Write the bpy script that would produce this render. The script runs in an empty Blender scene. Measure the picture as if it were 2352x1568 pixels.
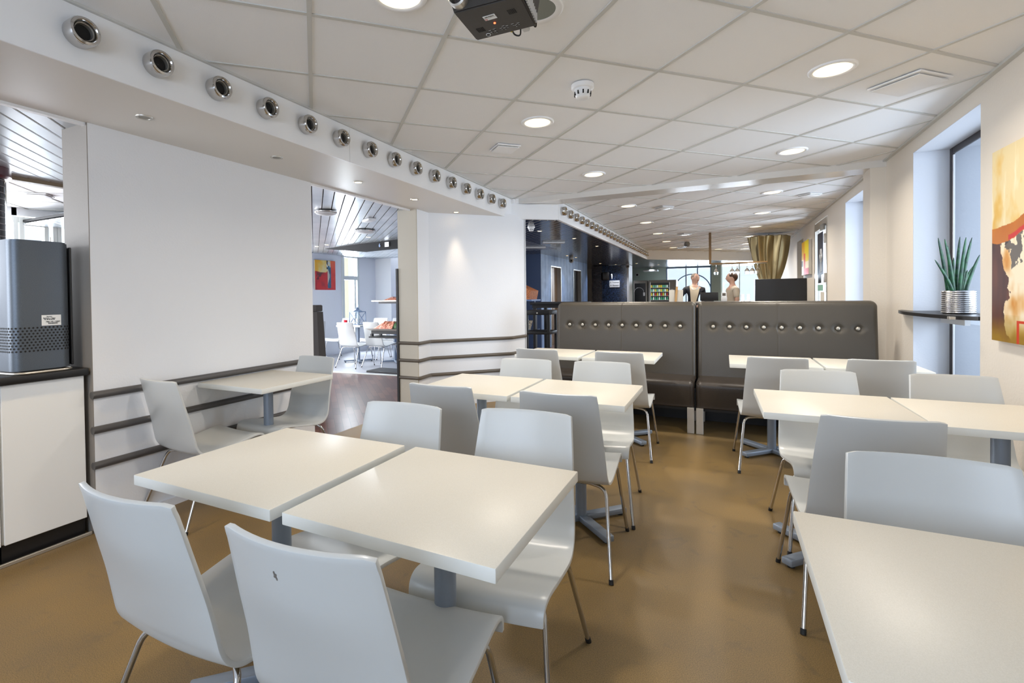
import bpy, bmesh, math, random
import numpy as np
from mathutils import Vector, Matrix
random.seed(7)
PI = math.pi
scene = bpy.context.scene
COL = scene.collection

# ------------------------------------------------------------------ camera
CAMH = 1.282
F_PX, PITCH, ROLL, SY, SX, TH = 1127.1001, -0.0148, -0.0123, -87.6407, -73.0417, math.radians(63.7)
_f = Vector((0, math.cos(PITCH), math.sin(PITCH)))
_r = Vector((1, 0, 0)); _u = _r.cross(_f)
_r2 = _r * math.cos(ROLL) + _u * math.sin(ROLL)
_u2 = _r2.cross(_f)
_M = Matrix(((math.sin(TH), -math.cos(TH), 0), (math.cos(TH), math.sin(TH), 0), (0, 0, 1)))
_r2, _u2, _f = _M @ _r2, _M @ _u2, _M @ _f
cd = bpy.data.cameras.new('camera')
cam = bpy.data.objects.new('camera', cd); COL.objects.link(cam)
cam.matrix_world = Matrix(((_r2.x, _u2.x, -_f.x, 0), (_r2.y, _u2.y, -_f.y, 0), (_r2.z, _u2.z, -_f.z, CAMH), (0, 0, 0, 1)))
cd.sensor_fit = 'HORIZONTAL'; cd.sensor_width = 36.0
cd.lens = F_PX / 2352 * 36.0
cd.shift_x = -SX / 2352
cd.shift_y = SY / 2352
cd.clip_start = 0.05; cd.clip_end = 200
scene.camera = cam

# ------------------------------------------------------------------ look, world
vs = scene.view_settings
vs.view_transform = 'Standard'; vs.look = 'None'; vs.exposure = 0.20; vs.gamma = 1.0
vs.use_curve_mapping = False
w = bpy.data.worlds.new('sky'); scene.world = w; w.use_nodes = True
bg = w.node_tree.nodes['Background']
bg.inputs['Color'].default_value = (0.80, 0.88, 1.0, 1); bg.inputs['Strength'].default_value = 1.25
try:
    scene.cycles.max_bounces = 10; scene.cycles.diffuse_bounces = 6; scene.cycles.caustics_reflective = False
    scene.cycles.caustics_refractive = False; scene.cycles.sample_clamp_indirect = 6.0
except Exception: pass

def area(name, loc, direction, sx, sy, power, color=(1, 1, 1), shape='RECTANGLE', spread=PI):
    l = bpy.data.lights.new(name, 'AREA'); l.shape = shape; l.size = sx; l.size_y = sy
    l.energy = power; l.color = color; l.spread = spread
    o = bpy.data.objects.new(name, l); COL.objects.link(o); o.location = loc
    o.rotation_euler = Vector(direction).to_track_quat('-Z', 'Y').to_euler()
    if name == 'downlight_lamp': o.visible_camera = False   # the lit lamp glass right above it is what one sees
    return o
DAY = (0.80, 0.88, 1.0)
# daylight entering through the window wall behind the photographer and the side windows, plus added fill for the side room
area('daylight_rear', (-.8, -2.4, 1.6), (0.0, 1, -0.05), 2.8, 1.2, 56, (.66, .80, 1))
area('daylight_niche', (3.1, 4.35, 1.6), (-1, 0.05, 0), 1.6, 2.0, 95, DAY)
area('daylight_niche', (3.1, 6.9, 1.6), (-1, 0.05, 0), 1.4, 2.0, 95, DAY)
area('daylight_and_fill_cafe', (-8.3, 9.06, 1.6), (1, -0.1, 0), 0.7, 1.8, 210, (.92, .95, 1))
area('daylight_and_fill_cafe', (-8.15, 5.6, 1.6), (1, 0, 0), 3.4, 1.3, 320, (.92, .95, 1))  # unseen fill behind an added opening, brightens the side room
area('daylight_and_fill_cafe', (-8.15, 1.6, 1.85), (1, 0, 0), 3.6, 1.0, 130, (.92, .95, 1))  # window light widened beyond view, added to brighten the side room
area('side_room_fill', (-5.6, -2.0, 1.6), (0, 1, 0), 3.2, 1.6, 150, (.92, .95, 1))  # unseen fill added to lift the far walls of the side room
area('daylight_door', (2.3, 9.2, 1.4), (-1, 0.1, 0), .9, 1.8, 90, DAY)

area('daylight_far', (-0.2, 20.6, 1.7), (0, -1, 0), 3.4, 1.6, 420, DAY)

# ------------------------------------------------------------------ materials
def s2l(c):
    return tuple(((x / 12.92) if x <= 0.04045 else ((x + 0.055) / 1.055) ** 2.4) for x in c)
def rgb(r, g, b): return s2l((r / 255, g / 255, b / 255)) + (1,)
def mat(name, color, rough=0.5, metal=0.0, spec=0.5, bump=None, emit=None, estr=0, noise=None, coat=0, trans=0):
    m = bpy.data.materials.new(name); m.use_nodes = True
    nt = m.node_tree; b = nt.nodes['Principled BSDF']
    b.inputs['Base Color'].default_value = color; b.inputs['Roughness'].default_value = rough
    b.inputs['Metallic'].default_value = metal; b.inputs['Specular IOR Level'].default_value = spec
    b.inputs['Coat Weight'].default_value = coat
    if trans: b.inputs['Transmission Weight'].default_value = trans
    if emit: b.inputs['Emission Color'].default_value = emit; b.inputs['Emission Strength'].default_value = estr
    if bump or noise:
        tc = nt.nodes.new('ShaderNodeTexCoord')
    if bump:
        sc, st = bump[:2]
        n = nt.nodes.new('ShaderNodeTexNoise'); n.inputs['Scale'].default_value = sc; n.inputs['Detail'].default_value = 3
        bp = nt.nodes.new('ShaderNodeBump'); bp.inputs['Strength'].default_value = st; bp.inputs['Distance'].default_value = 0.004
        nt.links.new(tc.outputs['Object'], n.inputs['Vector']); nt.links.new(n.outputs['Fac'], bp.inputs['Height'])
        nt.links.new(bp.outputs['Normal'], b.inputs['Normal'])
    if noise:   # (scale, second colour, lo, hi)
        n = nt.nodes.new('ShaderNodeTexNoise'); n.inputs['Scale'].default_value = noise[0]; n.inputs['Detail'].default_value = 5
        r = nt.nodes.new('ShaderNodeMapRange'); r.inputs['From Min'].default_value = noise[2]; r.inputs['From Max'].default_value = noise[3]
        mx = nt.nodes.new('ShaderNodeMix'); mx.data_type = 'RGBA'
        mx.inputs['A'].default_value = color; mx.inputs['B'].default_value = noise[1]
        nt.links.new(tc.outputs['Object'], n.inputs['Vector']); nt.links.new(n.outputs['Fac'], r.inputs['Value'])
        nt.links.new(r.outputs['Result'], mx.inputs['Factor']); nt.links.new(mx.outputs['Result'], b.inputs['Base Color'])
    return m
M = {}
M['wall'] = mat('woodchip_wall', rgb(236, 238, 242), 0.6, bump=(90, .22))
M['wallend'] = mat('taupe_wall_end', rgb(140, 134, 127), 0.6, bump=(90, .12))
M['wallbeige'] = mat('beige_wall', rgb(226, 219, 208), 0.65, bump=(60, .35))
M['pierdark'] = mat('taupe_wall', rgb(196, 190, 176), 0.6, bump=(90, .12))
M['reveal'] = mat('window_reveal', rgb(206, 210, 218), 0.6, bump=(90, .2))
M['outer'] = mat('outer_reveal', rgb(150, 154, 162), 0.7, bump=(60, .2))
M['white'] = mat('white_paint', rgb(242, 243, 245), 0.35)
M['soffit'] = mat('soffit_gloss', rgb(222, 218, 212), 0.32, bump=(25, .05))
M['tile'] = mat('ceiling_tile', rgb(240, 241, 243), 0.85, bump=(300, .25))
M['tbar'] = mat('ceiling_tbar', rgb(202, 202, 198), 0.5)
M['dark'] = mat('black_gap', rgb(14, 14, 15), 0.7)
M['slat'] = mat('metal_slat', rgb(222, 225, 228), 0.32, metal=.9, noise=(1.5, rgb(190, 196, 202), .35, .65))
M['slatdark'] = mat('dark_metal_slat', rgb(66, 66, 70), 0.16, metal=1.0)
M['slatedge'] = mat('bright_slat_edge', rgb(225, 227, 230), 0.45, metal=.3)
M['shell'] = mat('chair_shell_white', rgb(203, 206, 206), 0.3, spec=.5)
M['chrome'] = mat('chrome', rgb(200, 198, 196), 0.12, metal=1.0)
M['rubber'] = mat('black_rubber', rgb(20, 20, 20), 0.6)
M['spacer'] = mat('white_plastic', rgb(235, 235, 232), 0.4)
M['top'] = mat('laminate_top', rgb(220, 215, 203), 0.38, noise=(600, rgb(213, 208, 195), .4, .6))
M['edge'] = mat('laminate_edge', rgb(232, 233, 228), 0.45)
M['bluegrey'] = mat('bluegrey_metal', rgb(142, 153, 168), 0.4, metal=0.35)
M['leather'] = mat('taupe_leather', rgb(73, 67, 58), 0.36, bump=(160, .25), spec=.5)
M['leatherseat'] = mat('brown_leather_seat', rgb(58, 51, 45), 0.36, bump=(160, .25))
M['button'] = mat('pearl_button', rgb(190, 184, 172), 0.25, metal=.5)
M['alu'] = mat('brushed_aluminium', rgb(200, 196, 188), 0.35, metal=.8)
M['rail'] = mat('bumper_rail', rgb(84, 82, 82), 0.35)
M['railbrown'] = mat('bumper_rail_brown', rgb(92, 84, 74), 0.35)
M['black'] = mat('black_satin', rgb(24, 23, 24), 0.4)
M['blackwood'] = mat('black_wood', rgb(14, 13, 14), 0.5, spec=.25)
M['cab'] = mat('white_cabinet', rgb(242, 243, 242), 0.35)
M['charcoal'] = mat('charcoal_metal', rgb(96, 104, 114), 0.38, metal=.5, noise=(400, rgb(86, 94, 104), .4, .6))
M['label'] = mat('white_label', rgb(235, 238, 240), 0.5)
M['ink'] = mat('black_ink', rgb(20, 20, 22), 0.6)
M['inkred'] = mat('red_ink', rgb(200, 40, 40), 0.6)
M['lampwarm'] = mat('lit_lamp_glass', rgb(255, 240, 210), 0.4, emit=(1, .80, .46, 1), estr=1.9)
M['led'] = mat('small_led', rgb(255, 230, 190), 0.4, emit=(1, .72, .38, 1), estr=9)
M['lampoff'] = mat('unlit_lamp_glass', rgb(120, 126, 120), 0.25)
M['projector'] = mat('projector_body', rgb(48, 43, 38), 0.45, bump=(500, .1))
M['lens'] = mat('lens_glass', rgb(20, 8, 10), 0.05, coat=1)
M['redled'] = mat('red_led', rgb(255, 60, 30), 0.4, emit=(1, .12, .04, 1), estr=4)
M['yellow'] = mat('yellow_plug', rgb(210, 190, 30), 0.5)
M['grey'] = mat('mid_grey_plastic', rgb(150, 148, 142), 0.5)
M['lgrey'] = mat('light_grey_plastic', rgb(205, 207, 210), 0.5)
M['leaf'] = mat('sansevieria_leaf', rgb(40, 92, 58), 0.5, spec=.3, noise=(30, rgb(22, 56, 44), .4, .6))
M['silver'] = mat('silver_ribbed_pot', rgb(220, 220, 222), 0.16, metal=1)
M['frame'] = mat('dark_window_frame', rgb(46, 40, 40), 0.4)
M['winwhite'] = mat('white_window_frame', rgb(225, 230, 226), 0.4)
M['curtain'] = mat('gold_satin', rgb(186, 168, 124), 0.3, metal=.7)
M['brownwood'] = mat('brown_post', rgb(120, 92, 54), 0.45)
M['bluewall'] = mat('blue_panel', rgb(126, 156, 204), 0.5, noise=(3, rgb(96, 124, 168), .35, .7))
M['bluedark'] = mat('dark_blue_wall', rgb(78, 100, 140), 0.5)
M['bronze'] = mat('bronze_door', rgb(110, 82, 50), 0.35, metal=.4)
M['greenwall'] = mat('sage_wall', rgb(168, 182, 174), 0.6)
M['facade'] = mat('pale_facade', rgb(235, 236, 240), 0.8)
M['facadey'] = mat('cream_facade', rgb(250, 238, 205), 0.8)
M['wicker'] = mat('orange_wicker', rgb(176, 104, 50), 0.6, bump=(80, 1.0), noise=(70, rgb(120, 62, 26), .4, .6))
M['wickerwhite'] = mat('cream_wicker', rgb(214, 204, 182), 0.6, bump=(80, 1.0), noise=(60, rgb(110, 100, 86), .45, .6))
M['fabric'] = mat('dark_booth_fabric', rgb(62, 58, 56), 0.85, bump=(300, .4))
M['skin'] = mat('skin', rgb(232, 190, 170), 0.5)
M['hairgrey'] = mat('grey_hair', rgb(150, 138, 128), 0.7)
M['hairbrown'] = mat('brown_hair', rgb(84, 60, 46), 0.6)
M['suit'] = mat('navy_blazer', rgb(34, 38, 50), 0.7)
M['shirt'] = mat('cream_shirt', rgb(236, 222, 196), 0.6)
M['tshirt'] = mat('beige_tshirt', rgb(206, 196, 180), 0.7)
M['trouser'] = mat('dark_trouser', rgb(40, 40, 46), 0.7)
M['apron'] = mat('tan_trousers', rgb(150, 100, 50), 0.7)
M['woodl'] = mat('light_wood', rgb(196, 156, 104), 0.5)
M['paper'] = mat('paper', rgb(214, 210, 200), 0.7)
M['ham'] = mat('cured_meat', rgb(170, 84, 62), 0.4, noise=(60, rgb(226, 170, 140), .45, .6))
M['salad'] = mat('salad_leaf', rgb(60, 100, 40), 0.6, noise=(40, rgb(30, 60, 20), .4, .6))
M['tray'] = mat('steel_tray', rgb(210, 205, 196), 0.3, metal=.5)
M['redglass'] = mat('red_candle', rgb(220, 30, 50), 0.2)
M['greybluem'] = mat('grey_blue_metal', rgb(110, 130, 156), 0.4)
M['bronzeedge'] = mat('bronze_trim', rgb(110, 92, 70), 0.4, metal=.4)
M['greenb'] = mat('green_bottle', rgb(70, 150, 110), 0.2, emit=rgb(90, 190, 150), estr=.25)
M['whiteb'] = mat('white_bottle', rgb(220, 235, 230), 0.25, emit=rgb(210, 240, 230), estr=.3)
M['yellowb'] = mat('yellow_pack', rgb(220, 200, 60), 0.3, emit=rgb(220, 210, 80), estr=.3)
M['redb'] = mat('red_bottle', rgb(190, 60, 60), 0.3, emit=rgb(200, 70, 60), estr=.25)
M['stain'] = mat('grey_smudge', rgb(120, 116, 112), 0.5)
def glassm():
    m = bpy.data.materials.new('window_glass'); m.use_nodes = True
    nt = m.node_tree; nt.nodes.clear()
    o = nt.nodes.new('ShaderNodeOutputMaterial'); t = nt.nodes.new('ShaderNodeBsdfTransparent')
    g = nt.nodes.new('ShaderNodeBsdfGlossy'); g.inputs['Roughness'].default_value = .02
    f = nt.nodes.new('ShaderNodeFresnel'); f.inputs['IOR'].default_value = 1.45
    mx = nt.nodes.new('ShaderNodeMixShader'); t.inputs['Color'].default_value = (.93, .96, .98, 1)
    ge = nt.nodes.new('ShaderNodeNewGeometry'); iv = nt.nodes.new('ShaderNodeMath'); iv.operation = 'SUBTRACT'; iv.inputs[0].default_value = 1
    ml = nt.nodes.new('ShaderNodeMath'); ml.operation = 'MULTIPLY'; nt.links.new(ge.outputs['Backfacing'], iv.inputs[1])
    nt.links.new(f.outputs[0], ml.inputs[0]); nt.links.new(iv.outputs[0], ml.inputs[1]); nt.links.new(ml.outputs[0], mx.inputs[0]); nt.links.new(t.outputs[0], mx.inputs[1]); nt.links.new(g.outputs[0], mx.inputs[2])
    nt.links.new(mx.outputs[0], o.inputs[0]); return m
M['glass'] = glassm()
M['drink'] = mat('drinking_glass', (1, 1, 1, 1), 0.03, trans=1.0)

def floor_mat():
    m = mat('speckled_floor', rgb(150, 124, 82), 0.42)
    nt = m.node_tree; b = nt.nodes['Principled BSDF']; L = nt.links.new
    tc = nt.nodes.new('ShaderNodeTexCoord')
    n1 = nt.nodes.new('ShaderNodeTexNoise'); n1.inputs['Scale'].default_value = 330; n1.inputs['Detail'].default_value = 4
    n2 = nt.nodes.new('ShaderNodeTexNoise'); n2.inputs['Scale'].default_value = 1.6; n2.inputs['Detail'].default_value = 6
    n3 = nt.nodes.new('ShaderNodeTexNoise'); n3.inputs['Scale'].default_value = 7; n3.inputs['Detail'].default_value = 9; n3.inputs['Distortion'].default_value = 1.2
    for n in (n1, n2, n3): L(tc.outputs['Object'], n.inputs['Vector'])
    r1 = nt.nodes.new('ShaderNodeValToRGB'); r1.color_ramp.elements[0].position = .38; r1.color_ramp.elements[1].position = .62
    r1.color_ramp.elements[0].color = rgb(82, 66, 38); r1.color_ramp.elements[1].color = rgb(156, 128, 80)
    L(n1.outputs['Fac'], r1.inputs['Fac'])
    r2 = nt.nodes.new('ShaderNodeValToRGB'); r2.color_ramp.elements[0].position = .38; r2.color_ramp.elements[1].position = .62
    r2.color_ramp.elements[0].color = rgb(104, 88, 64); r2.color_ramp.elements[1].color = rgb(138, 111, 64)
    L(n2.outputs['Fac'], r2.inputs['Fac'])
    mx = nt.nodes.new('ShaderNodeMix'); mx.data_type = 'RGBA'; mx.inputs['Factor'].default_value = .5
    L(r1.outputs['Color'], mx.inputs['A']); L(r2.outputs['Color'], mx.inputs['B'])
    # worn scuffs in the aisle
    rr = nt.nodes.new('ShaderNodeMapRange'); rr.inputs['From Min'].default_value = .60; rr.inputs['From Max'].default_value = .68
    L(n3.outputs['Fac'], rr.inputs['Value'])
    mu = nt.nodes.new('ShaderNodeMath'); mu.operation = 'MULTIPLY'; mu.inputs[1].default_value = .35; L(rr.outputs['Result'], mu.inputs[0])
    m2 = nt.nodes.new('ShaderNodeMix'); m2.data_type = 'RGBA'; L(mu.outputs[0], m2.inputs['Factor'])
    L(mx.outputs['Result'], m2.inputs['A']); m2.inputs['B'].default_value = rgb(96, 82, 64)
    L(m2.outputs['Result'], b.inputs['Base Color'])
    rg = nt.nodes.new('ShaderNodeMapRange'); rg.inputs['To Min'].default_value = .36; rg.inputs['To Max'].default_value = .55
    L(n2.outputs['Fac'], rg.inputs['Value']); L(rg.outputs['Result'], b.inputs['Roughness'])
    bp = nt.nodes.new('ShaderNodeBump'); bp.inputs['Strength'].default_value = .15; bp.inputs['Distance'].default_value = .002
    L(n1.outputs['Fac'], bp.inputs['Height']); L(bp.outputs['Normal'], b.inputs['Normal'])
    return m
M['floor'] = floor_mat()
def parquet_mat():
    m = mat('dark_parquet', rgb(96, 66, 56), 0.3)
    nt = m.node_tree; b = nt.nodes['Principled BSDF']; L = nt.links.new
    tc = nt.nodes.new('ShaderNodeTexCoord'); mp = nt.nodes.new('ShaderNodeMapping'); mp.inputs['Rotation'].default_value = (0, 0, PI / 4)
    L(tc.outputs['Object'], mp.inputs['Vector'])
    br = nt.nodes.new('ShaderNodeTexBrick'); br.inputs['Scale'].default_value = 1.0
    br.inputs['Brick Width'].default_value = .36; br.inputs['Row Height'].default_value = .075; br.inputs['Mortar Size'].default_value = .002
    br.inputs['Color1'].default_value = rgb(112, 78, 66); br.inputs['Color2'].default_value = rgb(78, 52, 46); br.inputs['Mortar'].default_value = rgb(38, 26, 22)
    L(mp.outputs['Vector'], br.inputs['Vector']); L(br.outputs['Color'], b.inputs['Base Color'])
    return m
M['parquet'] = parquet_mat()
M['greyfloor'] = mat('grey_vinyl_floor', rgb(188, 190, 196), 0.3, noise=(80, rgb(170, 172, 180), .4, .6))
def mosaic_mat(name, c1, c2, s, mortar):
    m = mat(name, c1, 0.15)
    nt = m.node_tree; b = nt.nodes['Principled BSDF']; L = nt.links.new
    tc = nt.nodes.new('ShaderNodeTexCoord'); g = nt.nodes.new('ShaderNodeSeparateXYZ'); L(tc.outputs['Object'], g.inputs['Vector'])
    ad = nt.nodes.new('ShaderNodeMath'); ad.operation = 'ADD'; L(g.outputs['X'], ad.inputs[0]); L(g.outputs['Y'], ad.inputs[1])
    cb = nt.nodes.new('ShaderNodeCombineXYZ'); L(ad.outputs[0], cb.inputs['X']); L(g.outputs['Z'], cb.inputs['Y'])
    br = nt.nodes.new('ShaderNodeTexBrick'); br.offset = 0; br.inputs['Scale'].default_value = 1
    br.inputs['Brick Width'].default_value = s; br.inputs['Row Height'].default_value = s; br.inputs['Mortar Size'].default_value = s * .06
    br.inputs['Color1'].default_value = c1; br.inputs['Color2'].default_value = c2; br.inputs['Mortar'].default_value = mortar
    L(cb.outputs['Vector'], br.inputs['Vector']); L(br.outputs['Color'], b.inputs['Base Color'])
    return m
M['mosaic'] = mosaic_mat('black_mosaic', rgb(26, 22, 22), rgb(46, 38, 38), .045, rgb(120, 112, 110))
M['mosaicblue'] = mosaic_mat('blue_black_mosaic', rgb(18, 24, 38), rgb(52, 72, 110), .03, rgb(18, 18, 24))
M['paint'] = bpy.data.materials.new('canvas_paint'); M['paint'].use_nodes = True
_n = M['paint'].node_tree; _a = _n.nodes.new('ShaderNodeVertexColor'); _a.layer_name = 'Col'
_n.links.new(_a.outputs['Color'], _n.nodes['Principled BSDF'].inputs['Base Color']); _n.nodes['Principled BSDF'].inputs['Roughness'].default_value = .45

# ------------------------------------------------------------------ builders
def tag(o, label=None, cat=None, group=None, kind=None):
    if label: o['label'] = label
    if cat: o['category'] = cat
    if group: o['group'] = group
    if kind: o['kind'] = kind
    return o
def thing(name, label, cat, loc=(0, 0, 0), rz=0, group=None):
    o = bpy.data.objects.new(name, None); COL.objects.link(o); o.empty_display_size = .1
    o.location = loc; o.rotation_euler = (0, 0, rz)
    return tag(o, label, cat, group)
def rootloc(o):
    while o.parent: o = o.parent
    return Vector(o.location)
def link(name, me, m, parent=None, local=False, sharp=35):
    """mesh in world coordinates -> object; under a parent the mesh is shifted to the thing's frame"""
    o = bpy.data.objects.new(name, me); COL.objects.link(o)
    mats = m if isinstance(m, (list, tuple)) else [m]
    me.materials.clear()
    for x in mats: me.materials.append(x)
    if sharp:
        for p in me.polygons: p.use_smooth = True
        me.set_sharp_from_angle(angle=math.radians(sharp))
    if parent:
        if not local: me.transform(Matrix.Translation(-rootloc(parent)))
        o.parent = parent
    elif not local:
        vs_ = np.empty(len(me.vertices) * 3); me.vertices.foreach_get('co', vs_); vs_ = vs_.reshape(-1, 3)
        c = (vs_.min(0) + vs_.max(0)) / 2; c[2] = vs_[:, 2].min()
        me.transform(Matrix.Translation(-Vector(c))); o.location = Vector(c)
    return o
class MB:
    def __init__(s): s.bm = bmesh.new(); s.mi = 0
    def _mat(s, fs):
        for f in fs: f.material_index = s.mi
    def box(s, x0, x1, y0, y1, z0, z1, bevel=0, seg=2, mtx=None):
        r = bmesh.ops.create_cube(s.bm, size=1)
        vs_ = r['verts']
        for v in vs_: v.co = Vector(((x0 + x1) / 2 + v.co.x * (x1 - x0), (y0 + y1) / 2 + v.co.y * (y1 - y0), (z0 + z1) / 2 + v.co.z * (z1 - z0)))
        if bevel:
            es = list({e for v in vs_ for e in v.link_edges})
            r = bmesh.ops.bevel(s.bm, geom=es, offset=bevel, segments=seg, affect='EDGES', profile=.5)
            vs_ = list({v for f in r['faces'] for v in f.verts} | {v for v in vs_ if v.is_valid})
        if mtx is not None: bmesh.ops.transform(s.bm, matrix=mtx, verts=vs_)
        s._mat({f for v in vs_ for f in v.link_faces})
        return s
    def prism(s, poly, z0, z1):
        """convex or concave xy polygon extruded in z"""
        a = [s.bm.verts.new((x, y, z0)) for x, y in poly]; b = [s.bm.verts.new((x, y, z1)) for x, y in poly]
        n = len(poly); fs = []
        fs.append(s.bm.faces.new(a[::-1])); fs.append(s.bm.faces.new(b))
        for i in range(n): fs.append(s.bm.faces.new((a[i], a[(i + 1) % n], b[(i + 1) % n], b[i])))
        bmesh.ops.recalc_face_normals(s.bm, faces=fs); s._mat(fs); return s
    def hexa(s, bottom, top):
        a = [s.bm.verts.new(p) for p in bottom]; b = [s.bm.verts.new(p) for p in top]; n = len(a); fs = []
        fs.append(s.bm.faces.new(a[::-1])); fs.append(s.bm.faces.new(b))
        for i in range(n): fs.append(s.bm.faces.new((a[i], a[(i + 1) % n], b[(i + 1) % n], b[i])))
        bmesh.ops.recalc_face_normals(s.bm, faces=fs); s._mat(fs); return s
    def quad(s, pts):
        f = s.bm.faces.new([s.bm.verts.new(p) for p in pts]); f.material_index = s.mi; return s
    def tube(s, pts, r, seg=10, cap=True, radii=None):
        pts = [Vector(p) for p in pts]; n = len(pts); rings = []
        t0 = (pts[1] - pts[0]).normalized()
        up = Vector((0, 0, 1)) if abs(t0.z) < .9 else Vector((1, 0, 0))
        nrm = t0.cross(up).normalized()
        for i, p in enumerate(pts):
            t = (pts[min(i + 1, n - 1)] - pts[max(i - 1, 0)]).normalized()
            nrm = (nrm - t * nrm.dot(t)).normalized(); bn = t.cross(nrm)
            rr = radii[i] if radii else r
            rings.append([s.bm.verts.new(p + (nrm * math.cos(2 * PI * k / seg) + bn * math.sin(2 * PI * k / seg)) * rr) for k in range(seg)])
        fs = []
        for i in range(n - 1):
            for k in range(seg): fs.append(s.bm.faces.new((rings[i][k], rings[i][(k + 1) % seg], rings[i + 1][(k + 1) % seg], rings[i + 1][k])))
        if cap: fs.append(s.bm.faces.new(rings[0][::-1])); fs.append(s.bm.faces.new(rings[-1]))
        bmesh.ops.recalc_face_normals(s.bm, faces=fs); s._mat(fs); return s
    def lathe(s, prof, center=(0, 0, 0), seg=24, axis='Z', cap=True, mtx=None):
        """prof: (radius, height) list along the axis"""
        rings = []; c = Vector(center)
        for r, h in prof:
            ring = []
            for k in range(seg):
                a = 2 * PI * k / seg; x, y = max(r, 1e-5) * math.cos(a), max(r, 1e-5) * math.sin(a)
                p = {'Z': Vector((x, y, h)), 'X': Vector((h, x, y)), 'Y': Vector((x, h, y))}[axis]
                if mtx is not None: p = mtx @ p
                ring.append(s.bm.verts.new(c + p))
            rings.append(ring)
        fs = []
        for i in range(len(rings) - 1):
            for k in range(seg): fs.append(s.bm.faces.new((rings[i][k], rings[i][(k + 1) % seg], rings[i + 1][(k + 1) % seg], rings[i + 1][k])))
        if cap: fs.append(s.bm.faces.new(rings[0][::-1])); fs.append(s.bm.faces.new(rings[-1]))
        bmesh.ops.recalc_face_normals(s.bm, faces=fs); s._mat(fs); return s
    def grid(s, fn, nu, nv, closed_u=False):
        vs_ = [[s.bm.verts.new(fn(i / nu, j / nv)) for j in range(nv + 1)] for i in range(nu + (0 if closed_u else 1))]
        fs = []
        for i in range(nu):
            i2 = (i + 1) % len(vs_)
            for j in range(nv): fs.append(s.bm.faces.new((vs_[i][j], vs_[i2][j], vs_[i2][j + 1], vs_[i][j + 1])))
        s._mat(fs); return s
    def build(s, name, m, parent=None, local=False, sharp=35):
        me = bpy.data.meshes.new(name); s.bm.to_mesh(me); s.bm.free()
        return link(name, me, m, parent, local, sharp)
def rpath(pts, rad, n=6):
    """polyline with rounded corners"""
    P = [Vector(p) for p in pts]; out = [P[0]]
    for i in range(1, len(P) - 1):
        a, b, c = P[i - 1], P[i], P[i + 1]
        d1 = (a - b); d2 = (c - b); r = min(rad, d1.length * .49, d2.length * .49)
        s_, e_ = b + d1.normalized() * r, b + d2.normalized() * r
        for k in range(n + 1):
            t = k / n; out.append(s_ * (1 - t) ** 2 + b * 2 * t * (1 - t) + e_ * t * t)
    out.append(P[-1]); return out
def bake(o):
    """apply modifiers into plain mesh data"""
    dg = bpy.context.evaluated_depsgraph_get()
    me = bpy.data.meshes.new_from_object(o.evaluated_get(dg)); old = o.data; o.modifiers.clear(); o.data = me
    bpy.data.meshes.remove(old); return o
def text_mesh(body, size, extrude=.0006):
    c = bpy.data.curves.new('lettering', 'FONT'); c.body = body; c.size = size; c.extrude = extrude
    c.align_x = 'CENTER'; c.align_y = 'CENTER'
    o = bpy.data.objects.new('tmp_text', c); COL.objects.link(o)
    dg = bpy.context.evaluated_depsgraph_get(); dg.update()
    me = bpy.data.meshes.new_from_object(o.evaluated_get(dg)); bpy.data.objects.remove(o); return me
def lettering(body, size, mtx, m, parent, name='lettering'):
    me = text_mesh(body, size); me.transform(mtx); return link(name, me, m, parent, sharp=0)
def copy_tree(o, parent=None):
    c = o.copy(); COL.objects.link(c); c.parent = parent
    for ch in list(o.children): copy_tree(ch, c)
    return c
def struct(mb, name, m, parent=None, sharp=35):
    o = mb.build(name, m, parent, sharp=sharp)
    if not parent: o['kind'] = 'structure'
    return o
def clip(poly, line_p, nrm, dist):
    """keep part of poly with (p-line_p).nrm >= dist"""
    out = []
    n = len(poly)
    for i in range(n):
        a, b = Vector(poly[i]), Vector(poly[(i + 1) % n])
        da, db = (a - line_p).dot(nrm) - dist, (b - line_p).dot(nrm) - dist
        if da >= 0: out.append(tuple(a))
        if (da >= 0) != (db >= 0):
            t = da / (da - db); out.append(tuple(a + (b - a) * t))
    return out
def strip(poly, p0, nrm, d0, d1):
    p0 = Vector(p0); nrm = Vector(nrm)
    q = clip(poly, p0, nrm, d0)
    if len(q) >= 3: q = clip(q, p0, -nrm, -d1)
    return q if len(q) >= 3 else None

ZC = 2.497          # tiled ceiling
ZS = 2.25           # soffit / metal ceiling
XW = 1.372          # right wall
XL = -3.09          # left wall face

# ------------------------------------------------------------------ floor
mb = MB(); mb.prism([(-3.28, -2.6), (XW + .3, -2.6), (XW + .3, 20), (-1.9, 20), (-1.9, 7.2), (-3.28, 5.4)], -.1, 0)
struct(mb, 'floor', M['floor'])
mb = MB(); mb.prism([(-8.2, -2.6), (-3.28, -2.6), (-3.28, 5.4), (-1.9, 7.2), (-1.9, 20), (-8.2, 20), (-8.2, 10.2), (-4.3, 10.2), (-4.3, 6.6), (-8.2, 6.25)], -.1, -.001)
struct(mb, 'floor', M['parquet'])
mb = MB(); mb.prism([(-8.2, 6.25), (-4.3, 6.6), (-4.3, 10.2), (-8.2, 10.2)], -.1, .0)
struct(mb, 'floor', M['greyfloor'])
mb = MB(); mb.prism([(-8.1, 6.23), (-4.35, 6.57), (-4.35, 6.63), (-8.1, 6.29)], -.05, .006)
struct(mb, 'trim_1', M['winwhite'])

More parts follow.
